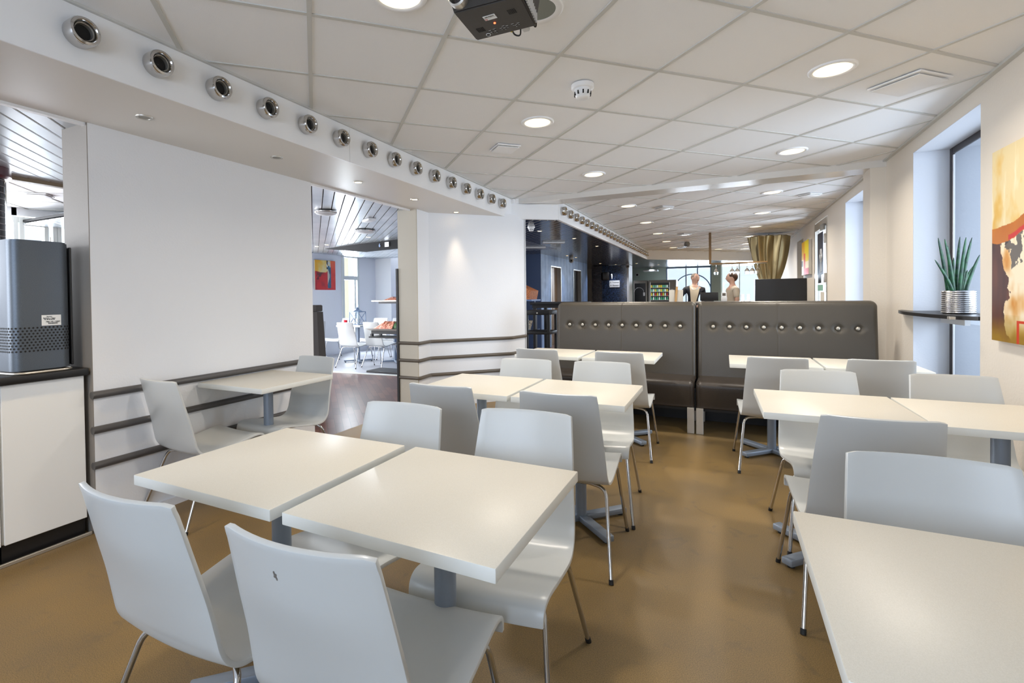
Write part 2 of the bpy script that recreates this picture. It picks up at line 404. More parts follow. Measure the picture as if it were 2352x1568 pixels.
# ------------------------------------------------------------------ tiled ceiling
R1 = [(-2.385, -2.4), (XW, -2.4), (XW, 5.79), (-2.385, 5.79)]
R2 = [(-1.885, 5.97), (XW, 5.97), (XW, 17.3), (.74, 17.0), (-1.885, 14.4)]
g0 = Vector((-0.5275 * math.sin(TH) - 1.5578 * math.cos(TH), -0.5275 * math.cos(TH) + 1.5578 * math.sin(TH)))
ga = math.radians(44.9)      # grid runs diagonal to the walls
U, V = Vector((math.cos(ga), math.sin(ga))), Vector((-math.sin(ga), math.cos(ga)))
def tiled(poly, z, g0=g0, pitch=.6):
    mb = MB(); mb.prism(poly, z + .006, z + .05); c = struct(mb, 'ceiling', M['tile'])
    mb = MB()
    for dz_, n_ in ((0, U), (.0012, V)):
        for k in range(-50, 60):
            q = strip(poly, g0, n_, k * pitch - .0105, k * pitch + .0105)
            if q: mb.prism(q, z + dz_, z + .008)
    mb.build('grid_bars', M['tbar'], c, sharp=0)
    return c
tiled(R1, ZC); tiled(R2, ZC)
tiled([(-8.0, -1), (-4.92, -1), (-4.92, 3.4), (-8.0, 3.4)], 2.45, g0=Vector((-6.2, 2.2)))
# perimeter angle trims
mb = MB()
mb.box(-2.385, -2.360, -2.4, 5.73, ZC - .004, ZC + .01); mb.box(XW - .028, XW, -2.4, 5.79, ZC - .012, ZC + .01)
struct(mb, 'trim_2', M['tbar'])
mb = MB(); mb.box(XW - .028, XW, 5.97, 17, ZC - .012, ZC + .01); mb.box(-1.885, -1.86, 6.13, 14.4, ZC - .004, ZC + .01); struct(mb, 'trim_3', M['tbar'])
# metal slat ceiling
RS = [[(-4.9, -2), (-3.115, -2), (-3.115, 3), (-4.9, 3)],
      [(-7.9, 3), (-3.115, 3), (-3.115, 10), (-7.9, 10)],
      [(-3.115, 5.8), (-2.44, 5.8), (-1.93, 6.2), (-1.93, 10), (-3.115, 10)],
      [(-5.2, 10), (-1.93, 10), (-1.93, 20), (-5.2, 20)],
      [(-1.92, 14.45), (.7, 17.05), (.7, 20), (-1.92, 20)], [(.7, 17.05), (1.5, 17.05), (1.5, 20), (.7, 20)]]
nS = Vector((.7071, .7071))
for i, grp in enumerate(((0, 1), (2, 3, 4, 5))):
    mb = MB(); mg = MB()
    for j in grp:
        mb.prism(RS[j], ZS + .03, ZS + .06)
        for k in range(-80, 170):
            q = strip(RS[j], (0, 0), nS, k * .1, k * .1 + .086)
            if q: mg.prism(q, ZS, ZS + .014)
    c = struct(mb, 'ceiling', M['dark']); mg.build('metal_slats', M['slat'] if i == 0 else M['slatdark'], c, sharp=0)
    mg = MB()
    for j in grp:
        for k in range(-80, 170):
            q = strip(RS[j], (0, 0), nS, k * .1 + .086, k * .1 + (.0915 if i == 0 else .0945))
            if q: mg.prism(q, ZS + (.002 if i == 0 else .0), ZS + .014)
    mg.build('slat_edges', M['slatedge'], c, sharp=0)

# ------------------------------------------------------------------ vent beam on the left
mb = MB()
mb.hexa([(-2.385, -2.4, ZS), (-2.385, 5.73, ZS), (-3.10, 4.9, ZS), (-3.10, -2.4, ZS)], [(-2.385, -2.4, 2.55), (-2.385, 5.73, 2.55), (-3.10, 4.9, 2.55), (-3.10, -2.4, 2.55)])
beam = struct(mb, 'trim_4', M['soffit'])
mb = MB(); mb.box(-2.385, -2.377, -2.4, 2.742, ZS - .004, ZC); mb.box(-2.385, -2.377, 2.745, 5.735, ZS - .004, ZC)
fb = struct(mb, 'trim_5', M['white'])
mb = MB(); mb.box(-3.13, -3.10, -2.4, 4.6, ZS - .015, ZS + .02); struct(mb, 'trim_6', M['white'])
# link piece and second vent beam
mb = MB(); mb.prism([(-2.377, 5.73), (-1.885, 6.13), (-1.925, 6.16), (-2.42, 5.78)], ZS, ZC + .02); struct(mb, 'trim_7', M['white'])
mb = MB(); mb.box(-1.925, -1.885, 6.125, 14.4, ZS, ZC + .02); struct(mb, 'trim_8', M['white'])
mb = MB(); mb.prism([(-1.91, 14.36), (.75, 16.98), (.73, 17.03), (-1.93, 14.42)], ZS, ZC + .02); mb.prism([(.74, 16.98), (1.5, 16.98), (1.5, 17.03), (.74, 17.03)], ZS, ZC + .02); struct(mb, 'trim_9', M['white'])
# cross beam
mb = MB(); mb.prism([(-2.377, 5.79), (XW, 5.79), (XW, 6.07), (-1.80, 6.07), (-1.93, 6.10), (-2.377, 5.74)], 2.440, ZC + .03); struct(mb, 'trim_10', mat('beam_gloss', rgb(226, 224, 220), .22))
mb = MB(); mb.box(-2.40, -2.34, 5.72, 5.788, 2.443, ZC - .002); struct(mb, 'trim_11', M['white'])

# ------------------------------------------------------------------ walls
mb = MB(); mb.box(-3.34, XL, 1.46, 3.075, 0, 2.34); wl = struct(mb, 'wall_left', M['wall'])
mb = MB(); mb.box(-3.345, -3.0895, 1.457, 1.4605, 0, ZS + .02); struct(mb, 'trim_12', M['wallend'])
pier = [(-3.27, 4.555), (-3.025, 4.565), (-3.035, 4.82), (-2.325, 5.57), (-2.275, 5.90), (-2.7, 6.35), (-3.27, 5.6)]
mb = MB(); mb.prism(pier, 0, ZS + .03); wp = struct(mb, 'wall_pier', M['wall'])
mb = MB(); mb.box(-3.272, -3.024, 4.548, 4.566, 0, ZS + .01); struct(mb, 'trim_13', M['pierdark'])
mb = MB(); mb.box(-3.295, -3.27, 4.53, 4.57, 0, 1.60); struct(mb, 'trim_14', M['black'])
mb = MB(); mb.box(-2.285, -2.262, 5.893, 5.915, 0, ZS + .01); struct(mb, 'trim_15', M['lgrey'])
def offset_path(z, off):
    return [(-3.30, 4.55 - off, z), (-3.01, 4.555 - off, z), (-3.025 + off * .9, 4.81 - off * .3, z), (-2.32 + off * .8, 5.56 - off * .6, z), (-2.27 + off, 5.90, z)]
for z in (.765, .572, .378):
    mb = MB(); mb.tube([(XL + .004, 1.45, z), (XL + .004, 3.07, z)], .021, 12); o = struct(mb, 'trim_16', M['rail'])
    mb = MB(); mb.tube(rpath(offset_path(z, .0), .02, 3), .020, 10); struct(mb, 'trim_17', M['railbrown'])
mb = MB(); mb.box(XL, XL + .012, 1.46, 3.075, 0, .05); struct(mb, 'baseboard_left', M['wall'])

mb = MB(); mb.box(-3.1, XW, -2.5, -2.42, 0, 1.0); mb.box(-3.1, XW, -2.5, -2.42, 2.2, 2.5); mb.box(-3.1, -2.2, -2.5, -2.42, 1, 2.2); mb.box(.6, XW, -2.5, -2.42, 1, 2.2); struct(mb, 'wall_rear', M['wall'])
mb = MB(); mb.box(-3.2, -3.12, -2.5, .5, 0, 2.3); struct(mb, 'wall_left', M['wall'])
# right wall with two window niches and a glazed door
ZN = 2.385
def rwall(y0, y1, z0=0, z1=2.55, m='wallbeige', name='wall_right'):
    mb = MB(); mb.box(XW, XW + .22, y0, y1, z0, z1); return struct(mb, name, M[m])
rwall(-2.5, 3.93); rwall(5.08, 6.45); rwall(3.93, 5.08, ZN, 2.55)
rwall(7.50, 8.66); rwall(6.45, 7.50, ZN, 2.55); rwall(8.66, 9.72, 2.40, 2.55); rwall(9.72, 11.05); rwall(11.05, 11.9, 2.3, 2.55); rwall(11.9, 20)
mb = MB(); mb.box(XW + .16, XW + .2, 11.05, 11.9, 0, 2.3); struct(mb, 'door_2', M['pierdark'])
# deep white reveals and outer wall seen through the glass
for (y0, y1) in ((3.93, 5.08), (6.45, 7.50)):
    mb = MB()
    mb.box(XW + .001, XW + .222, y1 - .003, y1 + .04, 0, ZN + .04); mb.box(XW + .001, XW + .22, y0 - .04, y0 + .003, 0, ZN + .04)
    mb.box(XW + .001, XW + .222, y0 + .003, y1 - .003, ZN - .003, ZN + .04)
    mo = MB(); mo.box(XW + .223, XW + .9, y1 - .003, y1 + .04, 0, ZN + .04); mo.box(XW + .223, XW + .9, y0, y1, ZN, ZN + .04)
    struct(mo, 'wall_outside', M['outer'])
    struct(mb, 'wall_right', M['reveal'])
    wn = thing('window_1' if y0 < 5 else 'window_2', None, None, ((XW + .23), (y0 + y1) / 2, 0)); wn['kind'] = 'structure'
    X0 = XW + .222; mb = MB()
    mb.box(X0, X0 + .014, y0, y0 + .045, 0, ZN); mb.box(X0, X0 + .014, y1 - .050, y1, 0, ZN)
    mb.box(X0 + .001, X0 + .013, y0, y1, ZN - .05, ZN); mb.box(X0 + .001, X0 + .013, y0, y1, 0, .08)
    mb.build('window_frame', M['frame'], wn)
    mb = MB(); mb.box(X0 + .006, X0 + .010, y0 + .04, y1 - .04, .06, ZN - .04); mb.build('pane', M['glass'], wn)
    mb = MB(); mb.box(X0 + .002, X0 + .012, y1 - .066, y1 - .05, .08, ZN - .06); mb.build('inner_frame', M['lgrey'], wn)
# pillar under the cross beam
mb = MB(); mb.box(1.25, XW + .01, 5.795, 6.05, 0, 2.50); struct(mb, 'wall_right', M['wallbeige'])
# glazed door in the right wall
dr = thing('door_1', None, None, (XW + .06, 9.19, 0)); dr['kind'] = 'structure'
mb = MB()
for a, b, c, d in ((8.66, 8.72, 0, 2.38), (9.66, 9.72, 0, 2.38), (8.72, 9.66, 2.26, 2.38), (8.72, 9.66, 0, .25), (8.72, 9.66, 1.02, 1.1)):
    mb.box(XW - .01, XW + .05, a, b, c, d)
mb.build('door_frame', M['alu'], dr)
mb = MB(); mb.box(XW + .01, XW + .02, 8.72, 9.66, .25, 2.26); mb.build('pane', M['glass'], dr)
mb = MB(); mb.box(XW - .05, XW - .01, 8.74, 8.95, 2.20, 2.29, .006); mb.build('door_closer', M['grey'], dr)
mb = MB()
for z in (2.0, 1.42): mb.box(XW - .035, XW - .008, 8.69, 8.75, z, z + .14, .004)
mb.build('hinge', M['alu'], dr)
mb = MB(); mb.tube(rpath([(XW, 9.5, .98), (XW - .06, 9.5, .98), (XW - .06, 9.36, .98)], .02), .009); mb.build('door_handle', M['chrome'], dr)

# far walls
mb = MB(); mb.box(-3.4, -1.85, 19.2, 19.3, 0, 2.3); mb.box(-1.85, -.35, 19.2, 19.3, 0, .9); mb.box(-1.85, -.35, 19.2, 19.3, 2.24, 2.3); mb.box(-.35, -.05, 18.8, 19.3, 0, 2.3); struct(mb, 'wall_far', M['greenwall'])
mb = MB(); mb.box(-3.5, 3, 22.6, 22.7, 0, 4); mb.box(-1.6, 1.6, 22.55, 22.6, 2.0, 2.06); mb.box(-1.6, 1.6, 22.55, 22.6, 1.55, 1.6); struct(mb, 'wall_far', M['facade'])
wf = thing('window_3', None, None, (-1.1, 19.2, .9)); wf['kind'] = 'structure'
mb = MB()
for x in (-1.83, -1.18, -.80, -.37): mb.box(x - .022, x + .022, 19.165, 19.222, .9, 2.24)
mb.box(-1.85, -.35, 19.17, 19.22, 2.19, 2.24); mb.tube([(-.98 + .62 * math.cos(a), 19.19, 1.35 + .62 * math.sin(a)) for a in np.linspace(0, PI, 24)], .022, 6)
mb.build('window_frame', M['greybluem'], wf)
mb = MB(); mb.box(-1.83, -.37, 19.195, 19.2, .9, 2.22); mb.build('pane', M['glass'], wf)
wf = thing('window_4', None, None, (.5, 19.2, .9)); wf['kind'] = 'structure'
mb = MB()
for x in (-.03, .52, 1.2): mb.box(x - .02, x + .02, 19.17, 19.22, .5, 2.25)
mb.build('window_frame', M['winwhite'], wf)
mb = MB(); mb.box(-.05, 1.3, 19.195, 19.2, .5, 2.25); mb.build('pane', M['glass'], wf)
mb = MB(); mb.box(-3.42, -3.1, 19.0, 19.1, 0, 2.3); struct(mb, 'wall_far', M['white'])

# blue lobby
mb = MB(); mb.box(-4.7, -3.8, 10.9, 10.94, 0, 2.3); mb.box(-4.7, -4.66, 7, 10.9, 0, 2.3); struct(mb, 'wall_lobby', M['bluedark'])
mb = MB(); edges = [10.94, 11.64, 12.48, 13.69, 14.5, 15.3]
for a, b, z0 in ((10.94, 11.64, 0), (11.64, 12.48, 2.0), (12.48, 13.69, 0), (13.69, 14.5, 2.0), (14.5, 15.3, 0)):
    y = a
    while y < b - .01:
        e = min(y + .28, b); mb.box(-3.86, -3.8, y + .004, e - .004, z0, 2.3, .003, 1); y = e
struct(mb, 'wall_lobby', M['bluewall'])
for i, (a, b) in enumerate(((11.64, 12.48), (13.69, 14.5))):
    d = thing('door_%d' % (3 + i), None, None, (-3.9, (a + b) / 2, 0)); d['kind'] = 'structure'
    mb = MB(); mb.box(-3.93, -3.90, a, (a + b) / 2 - .01, 0, 2.0); mb.box(-3.93, -3.90, (a + b) / 2 + .01, b, 0, 2.0); mb.build('door_leaf', M['bronze'] if i == 0 else M['dark'], d)
    mb = MB(); mb.box(-3.93, -3.79, a - .012, a + .012, 0, 2.01); mb.box(-3.93, -3.79, b - .012, b + .012, 0, 2.01); mb.box(-3.93, -3.79, a, b, 1.985, 2.01); mb.build('door_frame', M['alu'], d)
mb = MB(); mb.box(-5.2, -3.8, 18.4, 18.5, 0, 2.3); mb.box(-5.2, -5.1, 11, 18.5, 0, 2.3); struct(mb, 'wall_lobby', M['pierdark'])

# café side room
mb = MB(); mb.box(-8.0, -7.9, 3.6, 8.78, 0, .9); mb.box(-8.0, -7.9, 3.6, 8.78, 2.2, 2.5); mb.box(-8.0, -7.9, 3.5, 3.95, .9, 2.2); mb.box(-8.0, -7.9, 7.3, 8.78, .9, 2.2); mb.box(-8.0, -7.9, 9.34, 10.1, 0, 2.5); mb.box(-8.0, -7.9, 8.78, 9.34, 0, .45); mb.box(-8.0, -7.9, 8.78, 9.34, 2.28, 2.5)  # hidden opening in this stretch added to let more light in
mb.box(-8.0, -7.42, 10.0, 10.1, 0, 2.5); mb.box(-7.45, -7.418, 10.002, 10.4, 0, 2.5); mb.box(-7.42, -4.3, 10.4, 10.45, 0, 2.5)
mb.box(-8.0, -7.9, -1, 2.95, 0, 1.3); mb.box(-8.0, -7.9, -1, 2.95, 2.35, 2.5); mb.box(-8.0, -7.9, 3.46, 3.6, 0, 2.5); mb.box(-8.0, -7.9, 2.9, 3.5, 0, 1.3); mb.box(-8.0, -7.9, 2.9, 3.5, 2.36, 2.5)  # window band extended out of view to admit more light
struct(mb, 'wall_cafe', M['white'])
mb = MB(); mb.box(-10.2, -10.1, 6, 11.5, 0, 3.5); struct(mb, 'wall_outside', M['facadey'])
wf = thing('window_5', None, None, (-7.93, 9.06, .45)); wf['kind'] = 'structure'
mb = MB()
for y in (8.80, 9.32): mb.box(-7.965, -7.875, y - .035, y + .035, .45, 2.28)
mb.box(-7.96, -7.88, 8.78, 9.34, 1.70, 1.79); mb.box(-7.96, -7.88, 8.78, 9.34, 2.22, 2.3); mb.box(-7.96, -7.9, 9.2, 9.26, .45, 1.7)
mb.build('window_frame', M['winwhite'], wf)
mb = MB(); mb.box(-7.94, -7.935, 8.8, 9.32, .45, 2.25); mb.build('pane', M['glass'], wf)
wf = thing('window_6', None, None, (-7.93, 3.2, 1.3)); wf['kind'] = 'structure'
mb = MB()
for y in (2.93, 2.99, 3.24, 3.33, 3.38, 3.46): mb.box(-7.965, -7.875, y - .022, y + .022, 1.3, 2.34)
mb.box(-7.96, -7.878, 2.9, 3.46, 2.28, 2.345); mb.box(-7.958, -7.872, 3.012, 3.218, 2.24, 2.279)
mb.build('window_frame', M['winwhite'], wf)
mb = MB(); mb.tube([(-7.86, 3.27, 2.12), (-7.86, 3.27, 2.02)], .01); mb.build('window_catch', M['alu'], wf)
mb = MB(); mb.box(-7.94, -7.935, 2.9, 3.5, 1.3, 2.3); mb.build('pane', M['glass'], wf)
mb = MB(); mb.box(-4.94, -4.88, -2, 3.0, ZS - .03, ZS + .22); struct(mb, 'trim_18', M['bronzeedge'])
# dark tapering downstand in the side room
mb = MB(); mb.hexa([(-7.0, 7.32, 2.245), (-5.9, 7.0, 2.12), (-4.35, 6.7, 2.12), (-4.35, 6.9, 2.12), (-5.9, 7.2, 2.12), (-7.0, 7.4, 2.245)],
                   [(-7.0, 7.32, ZS), (-5.9, 7.0, ZS), (-4.35, 6.7, ZS), (-4.35, 6.9, ZS), (-5.9, 7.2, ZS), (-7.0, 7.4, ZS)]); ds = struct(mb, 'trim_19', mat('matt_black', rgb(22, 22, 24), .8, spec=.15))
mb = MB(); mb.box(-5.20, -5.10, 6.838, 6.842, 2.145, 2.225, mtx=None); 
nb = mb.build('sign_plate', M['label'], None); nb.rotation_euler.z = -.19
tag(nb, 'small white plate on the black downstand beam of the side room', 'sign')
o = lettering('6', .09, Matrix.Translation((-5.33, 6.872, 2.18)) @ Matrix.Rotation(-.19, 4, 'Z') @ Matrix.Rotation(PI / 2, 4, 'X'), M['bluewall'], None, 'number')
tag(o, 'blue numeral on the black downstand beam, left of the white plate', 'number')

# ------------------------------------------------------------------ vent rings
def ring_proto():
    t = thing('air_nozzle', 'chrome', 'air vent')
    mb = MB(); mb.lathe([(.050, 0), (.0565, 0), (.0575, .052), (.053, .061), (.044, .063), (.038, .056), (.0365, .024)], axis='X', seg=28, cap=False); mb.build('nozzle_ring', M['chrome'], t, local=True, sharp=50)
    mb = MB(); mb.lathe([(.0365, .044), (.033, .045), (.0315, .036), (.0315, .026)], axis='X', seg=24, cap=False); mb.build('inner_ring', M['alu'], t, local=True, sharp=50)
    mb = MB(); mb.lathe([(.001, .024), (.037, .024), (.037, .028), (.001, .028)], axis='X', seg=24); mb.build('nozzle_core', M['dark'], t, local=True)
    return t
rp = ring_proto()
ordn = ['nearest', 'second', 'third', 'fourth', 'fifth', 'sixth', 'seventh', 'eighth', 'ninth', 'tenth', 'eleventh', 'twelfth', 'thirteenth', 'fourteenth', 'fifteenth', 'sixteenth', 'seventeenth', 'eighteenth', 'nineteenth', 'twentieth', 'twenty-first', 'twenty-second', 'twenty-third', 'twenty-fourth', 'twenty-fifth', 'twenty-sixth', 'last']
k = 0
for i in range(15):
    t = rp if i == 0 else copy_tree(rp)
    t.location = (-2.377, 1.10 + .3055 * i, 2.38)
    t['label'] = 'round chrome air nozzle on the front white beam, %s from the left end%s' % (ordn[i] if i else 'largest and first', '')
    t['group'] = 'air nozzles along the front white beam'
for i in range(27):
    t = copy_tree(rp); t.location = (-1.885, 6.26 + .305 * i, 2.378)
    t['label'] = 'small chrome air nozzle on the far white beam, %s from its near end' % (ordn[i] if i else 'first')
    t['group'] = 'air nozzles along the far white beam'

# ------------------------------------------------------------------ ceiling lamps
def lamp_proto():
    t = thing('recessed_downlight', 'x', 'ceiling light')
    mb = MB(); mb.lathe([(.088, .004), (.090, -.002), (.108, -.006), (.115, .0), (.115, .006)], seg=40, cap=False); mb.build('lamp_trim', M['white'], t, local=True, sharp=60)
    mb = MB(); mb.lathe([(.001, -.001), (.089, -.001), (.089, .003), (.001, .003)], seg=36); mb.build('lamp_glass', M['lampwarm'], t, local=True)
    return t
lp = lamp_proto(); first = True
LY = [1.652, 3.302, 4.989, 6.998, 8.771, 10.484, 12.171, 13.877]; RY = [3.29, 5.019, 6.948, 8.662, 10.375, 12.076, 13.8, 15.4]
spots = [(-1.165, y, 'left', n) for n, y in enumerate(LY)] + [(.545, y, 'right', n) for n, y in enumerate(RY)] + [(-.1, 15.1, 'mid', 0)]
for x, y, side, n in spots:
    t = lp if first else copy_tree(lp); first = False
    t.location = (x, y, ZC)
    if side == 'mid': t['label'] = 'lit round downlight just left of the curtain, beside the brown post'
    else: t['label'] = 'lit round ceiling downlight in the %s row, %s from the camera' % (side, ['first', 'second', 'third', 'fourth', 'fifth', 'sixth', 'seventh', 'eighth'][n])
    t['group'] = 'warm downlights in the tiled ceiling'
    area('downlight_lamp', (x, y, ZC - .012), (0, 0, -1), .17, .17, 13 if y > 2 else 11, (1, .91, .79), 'DISK', math.radians(150))
t = thing('unlit_downlight', 'switched-off round downlight with grey glass behind the projector', 'ceiling light', (-.705, 2.0, ZC))
mb = MB(); mb.lathe([(.080, .004), (.082, -.002), (.108, -.006), (.115, .0), (.115, .006)], seg=40, cap=False); mb.build('lamp_trim', M['white'], t, local=True, sharp=60)
mb = MB(); mb.lathe([(.001, -.001), (.082, -.001), (.082, .003), (.001, .003)], seg=36); mb.build('lamp_glass', M['lampoff'], t, local=True)

def spot_proto(lit):
    t = thing('soffit_spotlight', 'x', 'spotlight')
    mb = MB(); mb.lathe([(.026, 0), (.028, -.004), (.040, -.004), (.042, .002)], seg=28, cap=False); mb.build('spot_trim', M['alu'], t, local=True, sharp=60)
    mb = MB(); mb.lathe([(.001, -.002), (.027, -.002), (.027, .003), (.001, .003)], seg=20); mb.build('spot_bulb', M['led'] if lit else M['grey'], t, local=True)
    return t
sp_off = spot_proto(False); sp_on = spot_proto(True); used = set()
for i, y in enumerate((1.56, 2.42, 3.26, 4.10, 4.95)):
    lit = i > 1; pr = sp_on if lit else sp_off
    t = pr if lit not in used else copy_tree(pr); used.add(lit); t.location = (-2.74, y, ZS)
    t['label'] = ['switched-off small spotlight in the beam underside, nearest the camera', 'switched-off small spotlight in the beam underside above the middle of the left wall',
                  'lit small spotlight in the beam underside at the corner of the left wall', 'lit small spotlight in the beam underside above the gap to the side room', 'lit small spotlight in the beam underside in front of the white pier'][i]
    t['group'] = 'spotlights under the front beam'
    if lit: 
        l = bpy.data.lights.new('soffit_spot', 'SPOT'); l.energy = 16; l.color = (1, .78, .52); l.spot_size = math.radians(58); l.spot_blend = 1; l.shadow_soft_size = .03
        o = bpy.data.objects.new('soffit_spot', l); COL.objects.link(o); o.location = (-2.74, y, ZS - .02)
        if i == 4: o.rotation_euler = (math.radians(6), 0, 0); l.spot_size = math.radians(42); l.energy = 20
names = ['over the lobby near the pier', 'over the lobby left of the nozzles', 'over the lobby by the first bronze door', 'over the lobby, left of two', 'over the lobby, right of two', 'in front of the mosaic column', 'above the hanging loudspeaker', 'right above the mosaic column', 'over the vending machines', 'nearest the sage wall']
for i, (x, y) in enumerate([(-2.47, 7.05), (-2.28, 8.28), (-2.25, 9.85), (-3.43, 11.8), (-3.4, 12.5), (-3.42, 15.4), (-3.1, 16.2), (-2.9, 17.5), (-2.44, 16.1), (-1.9, 17.2), (-1.6, 18.4), (-2.3, 18.7)]):
    t = copy_tree(sp_on); t.location = (x, y, ZS)
    l = bpy.data.lights.new('lobby_spot', 'SPOT'); l.energy = 34; l.color = (.86, .90, 1); l.spot_size = math.radians(110); l.spot_blend = 1; l.shadow_soft_size = .04
    o = bpy.data.objects.new('lobby_spot', l); COL.objects.link(o); o.location = (x, y, ZS - .02)
    t['label'] = 'tiny lit spotlight in the dark slat ceiling ' + (names[i] if i < len(names) else ['in front of the arched window', 'over the wall camera'][i - 10])
    t['group'] = 'spotlights in the dark slat ceiling'
for i, (x, y) in enumerate([(-4.13, 4.38), (-6.46, 6.8), (-6.83, 6.93), (-5.1, 6.3)]):
    t = copy_tree(sp_on); t.location = (x, y, ZS)
    t['label'] = 'small lit spotlight in the silver slat ceiling, ' + ['nearest the left wall corner', 'left of the black downstand tip', 'leftmost above the red painting', 'beside the pier'][i]
    t['group'] = 'spotlights in the silver slat ceiling'
l = bpy.data.lights.new('soffit_spot', 'SPOT'); l.energy = 60; l.color = (1, .74, .40); l.spot_size = math.radians(95); l.spot_blend = 1; l.shadow_soft_size = .04
o = bpy.data.objects.new('soffit_spot', l); COL.objects.link(o); o.location = (-2.74, .70, ZS - .02)
# room lamps on the slat ceiling
def dome(name, label, x, y, r, h, m='white'):
    t = thing(name, label, 'ceiling light', (x, y, ZS))
    mb = MB(); mb.lathe([(r * .6, 0), (r, -.012), (r, -.022), (r * .9, -.028)], seg=32, cap=False); mb.build('lamp_rim', M['chrome'], t, local=True, sharp=60)
    mb = MB(); mb.lathe([(r * .92, -.02), (r * .9, -.035), (r * .5, -.03 - h), (.001, -.035 - h)], seg=32); mb.build('lamp_shade', M['lgrey'], t, local=True, sharp=60)
dome('ceiling_lamp', 'round frosted ceiling lamp with chrome rim above the buffet', -4.6, 5.6, .15, .02)
dome('ceiling_lamp', 'half hidden round ceiling lamp at the left wall corner', -3.95, 4.15, .12, .02)
t = thing('exit_luminaire', 'rectangular ceiling luminaire on the silver slats nearest the beam', 'ceiling light', (-3.9, 4.83, ZS))
mb = MB(); mb.box(-.11, .11, -.05, .05, -.035, 0, .008, mtx=Matrix.Rotation(-.5, 4, 'Z')); mb.build('lamp_housing', M['lgrey'], t, local=True)
for i, (x, y) in enumerate([(-3.35, 9.3), (-2.75, 8.6)]):
    t = thing('lobby_luminaire', 'flat rectangular lamp on the dark slat ceiling, %s' % ['lower left one', 'upper one'][i], 'ceiling light', (x, y, ZS), group=None)
    mb = MB(); mb.box(-.2, .2, -.05, .05, -.03, 0, .006, mtx=Matrix.Rotation(.5, 4, 'Z')); mb.build('lamp_housing', M['lgrey'], t, local=True)
# smoke detectors
def detector(x, y, z, label, s=1.0):
    t = thing('smoke_detector', label, 'smoke detector', (x, y, z))
    mb = MB(); mb.lathe([(.052 * s, 0), (.052 * s, -.016 * s), (.046 * s, -.022 * s), (.001, -.022 * s)], seg=32); mb.build('mounting_base', M['white'], t, local=True, sharp=50)
    mb = MB(); mb.lathe([(.038 * s, -.022 * s), (.040 * s, -.032 * s), (.031 * s, -.058 * s), (.027 * s, -.062 * s), (.001, -.062 * s)], seg=32); mb.build('sensor_head', M['white'], t, local=True, sharp=50)
    mb = MB()
    for a in range(10):
        a = a * 2 * PI / 10; R_ = Matrix.Rotation(a, 4, 'Z'); mb.box(.030 * s, .0395 * s, -.003 * s, .003 * s, -.050 * s, -.034 * s, mtx=R_)
    mb.build('sensor_slots', M['dark'], t, local=True)
detector(-.722, 2.835, ZC, 'white smoke detector between the first ceiling downlights', 1.25)
detector(-2.42, 6.55, ZS, 'white smoke detector on the dark slats by the pier edge')
def vent(x, y, label, s=.10, z=ZC, rz=ga, grp=None):
    t = thing('air_diffuser', label, 'air vent', (x, y, z), rz, group=grp)
    mb = MB(); mb.box(-s, s, -s, s, -.010, 0, .003, 1); mb.box(-s * .9, s * .9, -s * .9, s * .9, -.022, -.016, .004, 2)
    mb.build('diffuser_plate', M['white'], t, local=True)
    mb = MB(); mb.box(-s * .8, s * .8, -s * .8, s * .8, -.018, -.009); mb.build('diffuser_gap', M['grey'], t, local=True)
vent(-1.596, 3.726, 'square white air diffuser near the front nozzle beam')
vent(.98, 3.70, 'large square white air diffuser near the right wall, closest to the camera', .14)
vent(-.735, 7.355, 'square white air diffuser beyond the cross beam, left of centre')
vent(.972, 7.341, 'square white air diffuser beyond the cross beam, near the right wall')
vent(-.693, 10.838, 'far square air diffuser in the middle of the ceiling')
vent(-6.7, 2.7, 'square ceiling vent seen above the charcoal water dispenser', .1, 2.45)
# ceiling fan far away
t = thing('ceiling_fan', 'small dark ceiling fan far back above the bar', 'fan', (-.75, 12.6, ZC))
mb = MB(); mb.lathe([(.05, 0), (.07, -.05), (.05, -.11), (.001, -.12)], seg=20); mb.build('fan_motor', M['grey'], t, local=True)
for a in range(3):
    mb = MB(); mb.box(.05, .30, -.04, .04, -.125, -.118, mtx=Matrix.Rotation(a * 2 * PI / 3 + .3, 4, 'Z')); mb.build('fan_blade', M['grey'], t, local=True)

